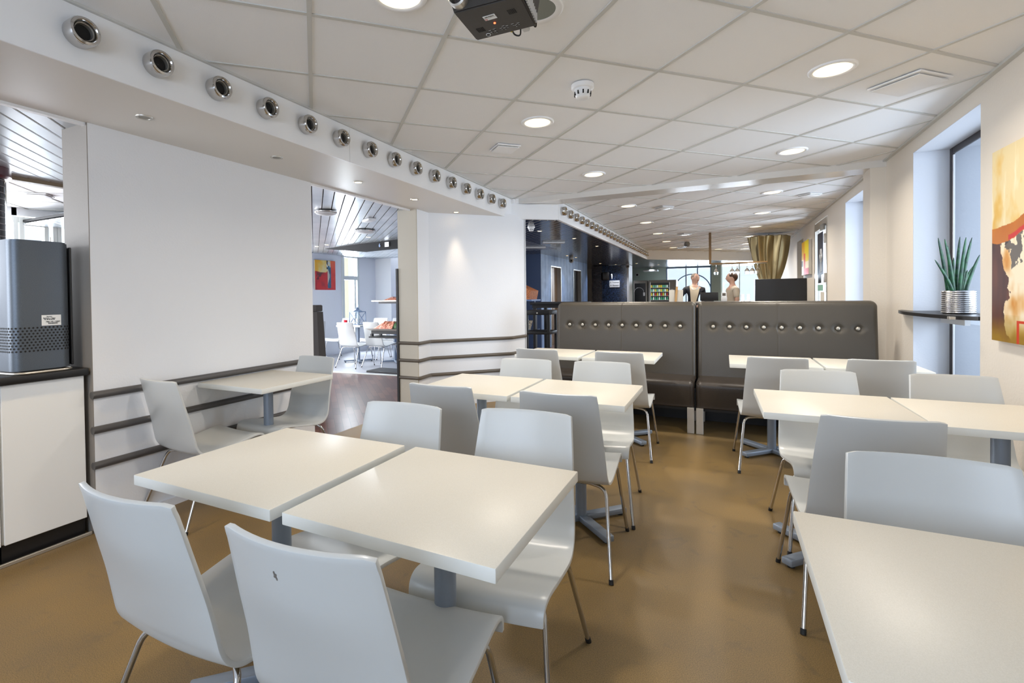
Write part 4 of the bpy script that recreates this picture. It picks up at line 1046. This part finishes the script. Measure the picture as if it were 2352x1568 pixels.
# posters on the door
def flat(name, label, cat, y0, y1, z0, z1, m, x=XW - .004, group=None):
    mb = MB(); mb.box(x - .002, x, y0, y1, z0, z1); return tag(mb.build(name, m), label, cat, group)
pd = flat('poster', 'dark poster with a white floral figure in the upper door glass', 'poster', 8.98, 9.45, 1.55, 2.2, mat('poster_navy', rgb(50, 62, 84), .4))
mb = MB()
for a in range(6):
    a_ = a * PI / 3; mb.lathe([(.001, 0), (.05, 0), (.05, .001), (.001, .001)], (XW - .0075, 9.16 + .07 * math.cos(a_), 1.84 + .07 * math.sin(a_)), 10, 'X')
mb.box(XW - .0075, XW - .0065, 9.10, 9.13, 1.6, 1.8); mb.box(XW - .0075, XW - .0065, 9.19, 9.22, 1.58, 1.8); mb.build('poster_motif', M['label'], pd)
flat('notice', 'small black notice low in the upper door glass', 'notice', 9.10, 9.36, 1.42, 1.56, M['black'], XW - .010)
flat('notice', 'pale green sticker under the black notice on the door', 'notice', 8.95, 9.4, 1.30, 1.39, mat('mint', rgb(150, 196, 180), .5), XW - .010)
flat('notice', 'white sheet in the lower door glass', 'notice', 8.85, 9.15, 1.12, 1.28, M['paper'], XW - .010)

# ------------------------------------------------------------------ bar area
t = thing('bar_counter', 'black bar counter with grey stone top, running left from the tall black box', 'counter', (.4, 11.2, 0))
mb = MB(); mb.box(-.50, XW - .06, 10.9, 11.45, 1.075, 1.115, .008, 2); mb.build('counter_top', mat('grey_stone_top', rgb(150, 146, 140), .3), t)
mb = MB(); mb.box(-.45, XW - .06, 11.0, 11.4, 0, 1.075); mb.build('counter_body', M['black'], t)
t = thing('bar_cabinet', 'tall matt black box on the bar below the gold curtain', 'cabinet', (.95, 10.75, 0))
mb = MB(); mb.box(.55, XW - .005, 10.6, 10.89, 0, 1.535, .006, 1); mb.build('carcass', M['black'], t)
# hanging rack
t = thing('glass_rack', 'brown post and rail hanging from the ceiling above the bar', 'rack', (-.21, 10.9, 1.85))
mb = MB(); mb.box(-.245, -.20, 10.88, 10.92, 1.86, ZC, .004, 1); mb.build('post', M['brownwood'], t)
mb = MB(); mb.box(-.245, .78, 10.86, 10.94, 1.86, 1.885, .004, 1); mb.build('rail', M['brownwood'], t)
mb = MB()
for k in range(4): mb.tube([(-.19, 10.80 + k * .06, 1.85), (.76, 10.80 + k * .06, 1.85)], .005, 6)
mb.build('wire_rails', M['chrome'], t)
def wineglass():
    t = MB(); t.lathe([(.033, 0), (.033, -.003), (.005, -.008), (.004, -.075), (.012, -.085), (.032, -.115), (.036, -.14), (.029, -.175), (.027, -.175), (.034, -.14), (.030, -.117), (.001, -.09)], seg=20, cap=False)
    return t.build('wine_glass', M['drink'], None, local=True, sharp=60)
wg = None
for i, (x, l) in enumerate([(-.115, 'leftmost of the hanging stem glasses, beside the post'), (.17, 'second hanging stem glass from the left'), (.26, 'third hanging stem glass from the left'), (.43, 'fourth hanging stem glass from the left'), (.52, 'fifth hanging stem glass from the left'), (.61, 'rightmost hanging stem glass, touching the curtain')]):
    if wg is None: wg = wineglass(); o = wg
    else: o = wg.copy(); COL.objects.link(o)
    o.location = (x, 10.92, 1.862); o.scale = (1.25, 1.25, 1.2); tag(o, l, 'glass', 'stem glasses hanging from the rack')
# curtain
t = thing('curtain', 'gold satin curtain gathered below the ceiling above the black box', 'curtain', (.82, 11.9, 1.5))
def cur(u, v):
    a = u * 2 * PI; rx = .33 * (1 - v) + .16 * v + .03 * math.sin(PI * v); ry = .22 * (1 - v) + .10 * v
    k_ = 1 + .15 * math.sin(a * 11 + 1.5 * math.sin(v * 3)) * (1 - .35 * v) + .05 * math.sin(a * 17 + v * 2)
    return Vector((.86 + .02 * v + rx * math.cos(a) * k_, 11.8 + ry * math.sin(a) * k_, 2.44 - (2.44 - 1.5) * v))
mb = MB(); mb.grid(cur, 180, 24, closed_u=True); o = mb.build('curtain_cloth', M['curtain'], t, sharp=0)
for p in o.data.polygons: p.use_smooth = True
mb = MB(); mb.tube([(.86 + .33 * math.cos(a), 11.8 + .22 * math.sin(a), 2.45) for a in np.linspace(0, 2 * PI, 30)], .008, 6); mb.build('curtain_ring', M['chrome'], t)
mb = MB(); mb.tube([(.86, 11.8, 2.44), (.86, 11.8, ZC)], .01, 8); mb.tube([(.53, 11.8, 2.45), (1.19, 11.8, 2.45)], .006, 6); mb.build('curtain_hanger', M['chrome'], t)
# things on the bar
t = thing('till_screen', 'black cash register screen lying low on the bar between the two men', 'screen', (-.25, 11.2, 1.115))
mb = MB(); mb.box(-.42, -.08, 11.15, 11.2, 1.13, 1.30, .006, 2); mb.build('screen', M['black'], t)
mb = MB(); mb.box(-.34, -.16, 11.14, 11.26, 1.115, 1.135, .004, 1); mb.build('stand', M['black'], t)
t = thing('card_terminal', 'small white card terminal with a sign, right of the black screen', 'terminal', (.02, 11.1, 1.115))
mb = MB(); mb.box(-.03, .08, 11.05, 11.15, 1.115, 1.20, .006, 2); mb.build('body', M['lgrey'], t)
mb = MB(); mb.box(-.02, .07, 11.08, 11.10, 1.20, 1.30, .003, 1); sg = mb.build('small_sign', M['label'], t)
mb = MB(); mb.box(-.005, .055, 11.078, 11.080, 1.225, 1.28); mb.build('picture', M['railbrown'], sg)
t = thing('menu_stand', 'open white menu board on a light wooden easel at the left end of the bar', 'menu', (-.88, 10.9, 1.06))
mb = MB(); mb.box(-1.0, -.89, 10.9, 10.91, 1.10, 1.36, mtx=None); mb.build('menu_page', M['paper'], t)
mb = MB(); mb.box(-.86, -.73, 10.9, 10.91, 1.10, 1.36); mb.build('menu_page', M['paper'], t)
mb = MB(); mb.hexa([(-.90, 10.88, 1.02), (-.86, 10.88, 1.02), (-.86, 10.9, 1.02), (-.90, 10.9, 1.02)], [(-.865, 10.88, 1.43), (-.825, 10.88, 1.43), (-.825, 10.9, 1.43), (-.865, 10.9, 1.43)]); mb.build('easel_strut', M['woodl'], t)
mb = MB(); mb.box(-1.05, -.68, 10.86, 11.3, 0, 1.10, .004, 1); tag(mb.build('host_desk', M['blackwood']), 'black desk under the open menu board', 'desk')
tum = None
for i, (x, l) in enumerate([(.36, 'left of a pair of empty glasses on the bar by the black box'), (.46, 'right of a pair of empty glasses on the bar by the black box')]):
    if tum is None:
        mb = MB(); mb.lathe([(.03, 0), (.035, .13), (.033, .13), (.028, .006), (.001, .006)], (0, 0, 0), 18, cap=False); tum = mb.build('tumbler', M['drink'], None, local=True, sharp=60); o = tum
    else: o = tum.copy(); COL.objects.link(o)
    o.location = (x, 11.15, 1.116); tag(o, l, 'glass', 'empty glasses on the bar')

# vending machines and lobby things
def fridge(x0, x1, label, lit):
    t = thing('vending_machine', label, 'vending machine', ((x0 + x1) / 2, 18.3, 0))
    mb = MB(); mb.box(x0, x1, 18.0, 18.6, 0, 1.76, .01, 1); mb.build('cabinet', M['grey'], t)
    if lit: mb = MB(); mb.box(x0 + .08, x1 - .22, 17.985, 18.0, .5, 1.66)
    else: mb = MB(); mb.box(x0 + .05, x1 - .05, 17.985, 18.0, .3, 1.66)
    mb.build('front_panel', M['black'], t)
    if not lit:
        mb = MB(); mb.tube([(x0 + .2 + .16 * math.cos(a), 17.98, 1.35 + .16 * math.sin(a)) for a in np.linspace(0, PI, 14)], .006, 5); mb.build('printed_arc', M['lgrey'], t)
        mb = MB(); mb.box(x1 - .13, x1 - .07, 17.975, 17.985, 1.22, 1.34); mb.build('coin_slot', M['lgrey'], t)
    else:
        mb = MB(); mb.box(x0 + .06, x0 + .08, 17.97, 18, .5, 1.68); mb.box(x1 - .22, x1 - .2, 17.97, 18, .5, 1.68); mb.build('door_trim', M['alu'], t)
        mb = MB(); mb.box(x1 - .17, x1 - .1, 17.98, 18, 1.38, 1.44); mb.build('price_tag', M['label'], t)
fridge(-2.84, -2.37, 'narrow black-fronted vending machine beside the white column', False)
fridge(-2.33, -1.42, 'wide vending machine filled with lit drinks and snacks', True)
items = None; bi = 0
for row, z in enumerate((1.50, 1.36, 1.22, 1.075)):
    for k in range(9):
        m = [['yellowb', 'whiteb', 'greenb', 'yellowb', 'greenb'], ['yellowb', 'greenb', 'whiteb'], ['whiteb', 'redb', 'yellowb'], ['greenb', 'whiteb', 'greenb']][row]
        m = m[(k * 7 + row) % len(m)]
        mb = MB()
        if row < 2: mb.box(-.026, .026, -.01, .01, 0, .085, .006, 1)
        else: mb.lathe([(.02, 0), (.021, .07), (.009, .092), (.009, .105), (.001, .105)], (0, 0, 0), 10)
        o = mb.build('snack_packet' if row < 2 else 'drink_bottle', M[m], None, local=True)
        o.location = (-2.215 + k * .0635, 17.955, z)
        tag(o, ('snack packet' if row < 2 else 'small drink bottle') + ' in the vending machine, %s row, %s from its left' % (['top', 'second', 'third', 'lowest'][row], ordn[k] if k else 'first'), 'snack' if row < 2 else 'bottle', 'snacks and drinks in the vending machine')
mb = MB()
for z in (1.50, 1.36, 1.22, 1.075): mb.box(-2.25, -1.64, 17.93, 17.985, z - .012, z - .002)
tag(mb.build('vending_shelf', M['alu']), 'metal racks carrying the goods in the lit vending machine', 'shelf')
mb = MB(); mb.box(-3.95, -3.61, 16.5, 17.2, 0, 2.24); struct(mb, 'wall_column', M['mosaic'])
mb = MB(); mb.box(-3.61, -2.80, 16.5, 17.2, 0, 2.24); struct(mb, 'wall_column', M['mosaicblue'])
mb = MB(); mb.box(-2.80, -2.74, 16.5, 17.2, 0, 2.24); struct(mb, 'trim_22', M['lgrey'])
sg = thing('direction_sign', 'white direction sign with two arrows on the dark mosaic column', 'sign', (-3.19, 16.48, 1.5))
mb = MB(); mb.box(-3.36, -3.03, 16.48, 16.499, 1.52, 1.74); pl = mb.build('sign_board', M['label'], sg)
FR = Matrix.Rotation(PI / 2, 4, 'X')
lettering('\u2190 Toiletter', .062, Matrix.Translation((-3.195, 16.477, 1.68)) @ FR, M['ink'], pl)
lettering('\u2190 Elevator', .062, Matrix.Translation((-3.195, 16.477, 1.58)) @ FR, M['ink'], pl)
t = thing('loudspeaker', 'black wall loudspeaker with white cone high on the mosaic column', 'speaker', (-3.4, 16.3, 1.85))
mb = MB(); mb.box(-.16, .06, -.10, .18, -.10, .16, .03, 2, mtx=Matrix.Rotation(.4, 4, 'Z')); mb.build('housing', M['black'], t, local=True)
mb = MB(); mb.lathe([(.001, 0), (.08, .0), (.09, .02), (.001, .02)], (.15, -.05, .02), 20, 'X'); mb.build('cone', M['lgrey'], t, local=True)
def cctv(x, y, z, label):
    t = thing('dome_camera', label, 'security camera', (x, y, z))
    mb = MB(); mb.lathe([(.06, 0), (.06, -.03), (.001, -.03)], seg=20); mb.build('mount', M['lgrey'], t, local=True)
    mb = MB(); bmesh.ops.create_uvsphere(mb.bm, u_segments=16, v_segments=10, radius=.06); bmesh.ops.translate(mb.bm, verts=mb.bm.verts, vec=(0, 0, -.07)); mb.build('camera_ball', M['grey'], t, local=True, sharp=60)
    mb = MB(); mb.lathe([(.001, 0), (.025, 0), (.022, .02), (.001, .02)], (.02, -.07, -.075), 12, 'Y'); mb.build('lens', M['dark'], t, local=True)
cctv(-3.55, 12.6, ZS, 'grey ball security camera above the bronze doors')
cctv(-2.74, 16.3, ZS, 'ball security camera at the edge of the mosaic column')
t = thing('wall_camera', 'white wall camera above the narrow vending machine', 'security camera', (-2.85, 19.1, 2.0))
mb = MB(); mb.lathe([(.05, 0), (.06, -.1), (.001, -.1)], axis='Y', seg=16); mb.build('housing', M['lgrey'], t, local=True)
mb = MB(); mb.lathe([(.001, -.11), (.04, -.11), (.04, -.1)], axis='Y', seg=16); mb.build('lens', M['dark'], t, local=True)
mb = MB(); mb.box(-2.6, -2.1, 18.7, 19.1, 2.10, 2.16, .01, 1); tag(mb.build('ceiling_bracket', M['lgrey']), 'pale bracket arm under the ceiling above the vending machines', 'bracket')

# black bar table, stool, shelf with baskets behind the pier
t = thing('bar_table', 'black wooden high table left of the banquette', 'table', (-2.35, 7.75, 0))
mb = MB(); mb.box(-2.79, -1.95, 7.45, 8.1, 1.13, 1.17, .006, 1); mb.build('tabletop', M['blackwood'], t)
mb = MB(); mb.box(-2.76, -1.98, 7.48, 8.07, 1.08, 1.13); mb.build('apron', M['blackwood'], t)
for x in (-2.72, -2.0):
    for y in (7.5, 8.04): mb = MB(); mb.box(x - .025, x + .025, y - .025, y + .025, 0, 1.09); mb.build('leg', M['blackwood'], t)
mb = MB(); mb.box(-2.72, -2.0, 7.49, 7.51, .30, .34); mb.box(-2.72, -2.0, 8.03, 8.05, .30, .34); mb.build('foot_rail', M['blackwood'], t)
t = thing('bar_stool', 'black backed bar stool tucked in front of the high table', 'stool', (-2.45, 7.1, 0))
mb = MB(); mb.box(-2.66, -2.28, 6.9, 7.28, .99, 1.06, .01, 2); mb.build('backrest', M['blackwood'], t)
mb = MB(); mb.lathe([(.001, -.004), (.010, -.004), (.010, .0), (.001, 0)], (-2.47, 6.9, 1.02), 12, 'Y'); mb.build('round_stud', M['alu'], t)
mb = MB(); mb.box(-2.66, -2.28, 6.9, 7.28, .70, .75, .01, 2); mb.build('seat', M['blackwood'], t)
for x in (-2.64, -2.30):
    for y in (6.92, 7.26): mb = MB(); mb.box(x - .018, x + .018, y - .018, y + .018, 0, 1.0); mb.build('leg', M['blackwood'], t)
mb = MB(); mb.box(-2.64, -2.30, 6.91, 6.93, .32, .35); mb.box(-2.64, -2.30, 7.25, 7.27, .32, .35); mb.build('foot_rail', M['blackwood'], t)
t = thing('side_shelf', 'dark open shelf unit just behind the pier edge', 'shelf', (-3.1, 7.7, 0))
mb = MB(); mb.box(-3.35, -2.78, 7.5, 7.95, 1.19, 1.215, .003, 1); mb.box(-3.35, -2.80, 7.5, 7.95, .69, .715, .003, 1); mb.build('shelf_board', M['bluedark'], t)
for x in (-3.33, -2.88): mb = MB(); mb.box(x - .015, x + .015, 7.88, 7.93, 0, 1.2); mb.build('upright', M['bluedark'], t)
mb = MB(); mb.hexa([(-3.15, 7.52, 1.216), (-2.83, 7.52, 1.216), (-2.83, 7.9, 1.216), (-3.15, 7.9, 1.216)], [(-3.15, 7.52, 1.52), (-2.80, 7.52, 1.36), (-2.80, 7.9, 1.36), (-3.15, 7.9, 1.52)]); tag(mb.build('wicker_basket', M['wicker'], sharp=0), 'orange wicker basket with a sloped rim on the upper shelf', 'basket')
mb = MB(); mb.lathe([(.07, 0), (.11, .15), (.095, .15), (.06, .01), (.001, .01)], (-2.93, 7.65, .716), 24, cap=False); tag(mb.build('wicker_basket', M['wickerwhite'], sharp=50), 'round cream wicker basket on the lower shelf', 'basket')
mb = MB(); mb.lathe([(.001, 0), (.055, 0), (.06, .03), (.04, .05), (.001, .055)], (-2.95, 7.65, .85), 16); tag(mb.build('napkin_roll', M['lgrey']), 'pale round item sticking out of the cream basket', 'napkin')

# ------------------------------------------------------------------ side room contents
t = thing('high_booth', 'dark fabric booth back rising beside the left wall opening', 'booth', (-4.3, 4.2, 0))
mb = MB(); mb.hexa([(-5.2, 4.0, .1), (-3.92, 4.0, .1), (-3.92, 4.12, .1), (-5.2, 4.12, .1)], [(-5.2, 4.03, 1.13), (-3.99, 4.03, 1.13), (-3.99, 4.12, 1.13), (-5.2, 4.12, 1.13)]); mb.build('back_panel', M['fabric'], t)
mb = MB(); mb.box(-5.2, -3.995, 4.025, 4.125, 1.133, 1.205, .012, 2); mb.build('head_roll', M['fabric'], t)
mb = MB(); mb.box(-5.15, -4.0, 4.02, 4.10, 0, .1); mb.build('plinth', M['black'], t)
t = thing('lantern', 'grey-blue metal lantern with crossed sides on the side-room table', 'lantern', (-6.56, 7.72, .741))
mb = MB()
h = .11
for x in (-h, h):
    for y in (-h, h): mb.box(x - .006, x + .006, y - .006, y + .006, 0, .26)
for z in (0, .25):
    for s in (-h, h): mb.box(-h, h, s - .006, s + .006, z, z + .012); mb.box(s - .006, s + .006, -h, h, z, z + .012)
for s in (-h, h):
    mb.tube([(-h, s, .01), (h, s, .25)], .004, 5); mb.tube([(h, s, .01), (-h, s, .25)], .004, 5); mb.tube([(s, -h, .01), (s, h, .25)], .004, 5); mb.tube([(s, h, .01), (s, -h, .25)], .004, 5)
mb.build('frame', M['greybluem'], t, local=True)
mb = MB(); mb.lathe([(.14, .262), (.05, .30), (.03, .34), (.001, .35)], seg=4); mb.build('roof', M['greybluem'], t, local=True)
mb = MB(); mb.tube([(.03 * math.cos(a), 0, .37 + .03 * math.sin(a)) for a in np.linspace(0, 2 * PI, 14)], .004, 5); mb.build('carry_ring', M['greybluem'], t, local=True)
mb = MB(); mb.lathe([(.001, .012), (.035, .012), (.035, .12), (.001, .12)], seg=16); mb.build('candle', M['paper'], t, local=True)
mb = MB(); mb.lathe([(.001, 0), (.032, 0), (.034, .10), (.03, .10), (.028, .01), (.001, .01)], (-6.72, 7.55, .741), 18); tag(mb.build('candle_glass', M['redglass'], sharp=50), 'small red candle glass left of the lantern', 'candle')
t = thing('buffet_stand', 'black tiered buffet stand at the pier edge in the side room', 'buffet stand', (-4.95, 6.85, 0))
mb = MB(); mb.box(-4.93, -4.88, 6.82, 6.88, 0, 1.76); mb.build('post', M['black'], t)
mb = MB(); mb.box(-5.48, -4.6, 6.65, 7.05, 0, .03, .003, 1); mb.build('base_plate', M['black'], t)
mb = MB(); mb.box(-5.22, -4.6, 6.68, 7.0, 1.175, 1.205); mb.build('tier', M['black'], t)
mb = MB(); mb.box(-5.44, -4.6, 6.68, 7.0, .59, .615); mb.box(-5.40, -4.6, 6.70, 6.98, .66, .715); mb.build('tier', M['black'], t)
mb = MB(); mb.box(-5.42, -5.38, 6.7, 6.74, .615, .66); mb.box(-5.42, -5.38, 6.94, 6.98, .615, .66); mb.build('bracket', M['black'], t)
mb = MB(); mb.box(-5.36, -4.6, 6.66, 7.02, 1.207, 1.232, .004, 1); tag(mb.build('serving_tray', M['tray']), 'pale serving tray on the upper tier of the buffet stand', 'tray')
mb = MB(); mb.hexa([(-5.42, 6.68, .717), (-4.6, 6.68, .717), (-4.6, 7.0, .717), (-5.42, 7.0, .717)], [(-5.48, 6.64, .75), (-4.6, 6.64, .75), (-4.6, 7.04, .75), (-5.48, 7.04, .75)]); tag(mb.build('serving_tray', M['tray']), 'wide steel tray on the lower tier of the buffet stand', 'tray')
def heap(name, label, cat, x0, x1, y0, y1, z0, h, m):
    mb = MB()
    def fn(u, v):
        e = max(0, math.sin(PI * min(u * 1.2, 1)) if u < .5 else 1) * math.sin(PI * v); x = x0 + (x1 - x0) * u; y = y0 + (y1 - y0) * v
        return Vector((x, y, z0 + h * max(0, e) ** .6 * (.7 + .5 * fbm(x * 3, y * 3, 2, 9))))
    mb.grid(fn, 36, 20); o = mb.build(name, M[m], None, sharp=80); o['kind'] = 'stuff'; return tag(o, label, cat)
heap('sliced_meat', 'mound of sliced cured meat on the lower buffet tray', 'food', -5.34, -4.95, 6.68, 7.0, .751, .12, 'ham')
heap('salad', 'green salad leaves at the right end of the meat mound', 'food', -5.02, -4.8, 6.7, 6.98, .76, .12, 'salad')
heap('sandwiches', 'row of filled food on the upper buffet tray', 'food', -5.14, -4.85, 6.7, 6.98, 1.233, .055, 'ham')

# ------------------------------------------------------------------ people behind the bar
def skin_mesh(name, nodes, edges, m, parent, sub=2, root=0):
    """nodes: list of ((x,y,z), radius or (rx,ry)); one continuous skinned surface"""
    me = bpy.data.meshes.new(name); me.from_pydata([n[0] for n in nodes], edges, [])
    o = bpy.data.objects.new(name, me); COL.objects.link(o)
    md = o.modifiers.new('skin', 'SKIN'); sv = me.skin_vertices[0].data
    for i, n in enumerate(nodes):
        r = n[1]; sv[i].radius = (r, r) if not isinstance(r, tuple) else r; sv[i].use_root = (i == root)
    s = o.modifiers.new('sub', 'SUBSURF'); s.levels = sub; s.render_levels = sub
    bake(o); o.data.materials.clear(); o.data.materials.append(m)
    for p in o.data.polygons: p.use_smooth = True
    o.parent = parent; return o
def ellip(name, c, r, m, parent, seg=20, fn=None):
    mb = MB(); bmesh.ops.create_uvsphere(mb.bm, u_segments=seg, v_segments=seg // 2 + 4, radius=1)
    for v in mb.bm.verts:
        p = v.co.copy()
        if fn: p = fn(p)
        v.co = Vector((c[0] + p.x * r[0], c[1] + p.y * r[1], c[2] + p.z * r[2]))
    o = mb.build(name, m, parent, local=True, sharp=0)
    for p in o.data.polygons: p.use_smooth = True
    return o
def person(label, loc, rz, H, lean, top_m, hair_m, jacket=None, short=False, head_turn=0, leg_m='trouser', lean_arm=False):
    t = thing('person', label, 'person', loc, rz)
    s = H / 1.80
    # faces local -Y ; lean shifts the upper body in x
    def P(x, y, z): return ((x + lean * max(0, z - .95)) * s, (y) * s, z * s)
    hx = 0
    nodes = [(P(0, 0, .98), (.145, .10)), (P(0, 0, 1.12), (.13, .095)), (P(0, .01, 1.30), (.155, .10)), (P(0, .01, 1.445), (.135, .075)), (P(0, 0, 1.535), (.055, .054)), (P(0, -.01, 1.60), (.056, .058)),
             (P(0, -.02, 1.66), (.078, .092)), (P(0, -.015, 1.74), (.076, .09)), (P(0, -.01, 1.785), (.05, .06))]
    edges = [(i, i + 1) for i in range(8)]
    def chain(start, pts):
        prev = start
        for p, r in pts: nodes.append((P(*p), r)); edges.append((prev, len(nodes) - 1)); prev = len(nodes) - 1
        return prev
    for sx in (-1, 1):
        if lean_arm and sx == -1: arm = [((sx * .19, 0, 1.43), .055), ((sx * .33, -.06, 1.22), .044), ((sx * .36, -.22, 1.10), .033), ((sx * .36, -.27, 1.09), (.03, .016))]
        else: arm = [((sx * .19, 0, 1.43), .055), ((sx * .235, .02, 1.16), .043), ((sx * .245, -.07, .93), .033), ((sx * .245, -.10, .87), (.018, .03))]
        e = chain(3, arm)
        hp = arm[-1][0]; dv = (Vector(arm[-1][0]) - Vector(arm[-2][0])).normalized()
        sdv = dv.cross(Vector((1, 0, 0))).normalized()
        for k in range(4):
            b = Vector(hp) + dv * .045 + sdv * (k - 1.5) * .019; L_ = (.07, .08, .076, .06)[k]
            chain(e, [(tuple(b), .009), (tuple(b + dv * L_ * .6 + Vector((0, 0, -.004))), .008), (tuple(b + dv * L_ + Vector((-.01 * sx, 0, -.01))), .007)])
        b = Vector(hp) + sdv * .03 + dv * .005; chain(e, [(tuple(b + sdv * .012), .011), (tuple(b + sdv * .03 + dv * .035), .009)])
        chain(0, [((sx * .09, 0, .88), .088), ((sx * .10, -.01, .50), .055), ((sx * .10, .02, .10), .038), ((sx * .10, -.08, .045), .035), ((sx * .10, -.16, .035), .028)])
    skin_mesh('body', nodes, edges, M['skin'], t)
    # clothing: looser shells over trunk, arms and legs
    tn = [(P(0, 0, .93), (.165, .118)), (P(0, 0, 1.12), (.15, .112)), (P(0, .01, 1.30), (.175, .118)), (P(0, .01, 1.45), (.17, .10)), (P(0, 0, 1.53), (.075, .07))]
    te = [(0, 1), (1, 2), (2, 3), (3, 4)]
    for sx in (-1, 1):
        if lean_arm and sx == -1: pts = [((sx * .19, 0, 1.43), .068), ((sx * .33, -.06, 1.22), .056), ((sx * .355, -.19, 1.12), .046)]
        elif short: pts = [((sx * .19, 0, 1.43), .066), ((sx * .225, .01, 1.22), .058)]
        else: pts = [((sx * .19, 0, 1.43), .068), ((sx * .235, .02, 1.16), .056), ((sx * .243, -.055, .97), .046)]
        prev = 3
        for p, r in pts: tn.append((P(*p), r)); te.append((prev, len(tn) - 1)); prev = len(tn) - 1
    jk = skin_mesh('jacket' if jacket else 'shirt', tn, te, M[jacket or top_m], t)
    if jacket:   # open front showing the shirt
        from mathutils.bvhtree import BVHTree
        bmj = bmesh.new(); bmj.from_mesh(jk.data); bv = BVHTree.FromBMesh(bmj)
        def onj(u, v):
            w2 = .03 + .085 * v ** .8; q = Vector(P((u - .5) * 2 * w2, 0, 1.05 + .47 * v)); h = bv.ray_cast(Vector((q.x, -1, q.z)), Vector((0, 1, 0)))
            y = h[0].y if h[0] else -.05
            return Vector((q.x, y - .007, q.z))
        mb = MB(); mb.grid(onj, 10, 24); o = mb.build('shirt', M[top_m], t, local=True, sharp=0)
        for p_ in o.data.polygons: p_.use_smooth = True
        for sx in (-1, 1):
            mb = MB()
            a_, b_, c_2 = onj(.5 + .02 * sx, .80), onj(.5 + .5 * sx, 1.0), onj(.5 + .32 * sx, .82)
            up_ = Vector((0, -.012, 0)); mb.hexa([a_, b_ + Vector((0, 0, .03)), c_2], [a_ + up_, b_ + Vector((0, 0, .03)) + up_, c_2 + up_]); mb.build('collar', M['label'], t, local=True)
        bmj.free()
    ln = [(P(0, 0, .98), (.155, .11))]; le = []
    for sx in (-1, 1):
        prev = 0
        for p, r in [((sx * .09, 0, .86), .10), ((sx * .10, -.01, .50), .072), ((sx * .10, .02, .09), .058)]:
            ln.append((P(*p), r)); le.append((prev, len(ln) - 1)); prev = len(ln) - 1
    skin_mesh('trousers', ln, le, M[leg_m], t)
    for sx in (-1, 1): ellip('shoe', P(sx * .10, -.06, .04), (.048 * s, .14 * s, .045 * s), M['black'], t, 14)
    # head details in a head frame that can turn
    hc = Vector(P(0, -.02, 1.69)); Rz = Matrix.Rotation(head_turn, 4, 'Z'); T = Matrix.Translation(hc) @ Rz
    def hp_(x, y, z): return tuple(T @ Vector((x * s, y * s, z * s)))
    def hob(name, c, r, m, fn=None, rot=True):
        o = ellip(name, (0, 0, 0), tuple(a * s for a in r), m, t, 18, fn)
        o.data.transform(T @ Matrix.Translation(Vector(c) * s)); return o
    hob('face', (0, -.010, .0), (.078, .100, .115), M['skin'], lambda p: Vector((p.x * (1 - .28 * max(0, -p.z)), p.y, p.z)))
    hob('nose', (0, -.106, -.012), (.011, .018, .024), M['skin'])
    for sx in (-1, 1):
        hob('ear', (sx * .078, .005, -.005), (.010, .02, .032), M['skin']); hob('eye', (sx * .03, -.098, .018), (.010, .006, .005), M['label'])
        hob('pupil', (sx * .03, -.105, .018), (.005, .004, .005), M['ink']); hob('eyebrow', (sx * .03, -.102, .036), (.018, .006, .004), hair_m)
    hob('mouth', (0, -.098, -.05), (.024, .008, .006), mat('lips', rgb(160, 90, 84), .5))
    def hairf(p):
        q = p.copy()
        if q.z < .05 and q.y < 0.15: q.z = .05
        if q.y < -.82: q.y = -.82 + (q.y + .82) * .3; 
        return q
    hob('hair', (0, .018, .030) if not short else (0, .022, .020), (.084, .102, .096) if not short else (.092, .112, .112), hair_m, hairf)
    return t
person('man in a navy blazer and open cream shirt leaning at the bar', (-.62, 12.0, 0), .15, 1.72, .10, 'shirt', M['hairgrey'], jacket='suit', head_turn=.5, lean_arm=True, leg_m='apron')
person('brown-haired man in a light T-shirt behind the bar, seen in profile facing left', (.19, 11.9, 0), -1.25, 1.71, 0, 'tshirt', M['hairbrown'], short=True, head_turn=-.15)
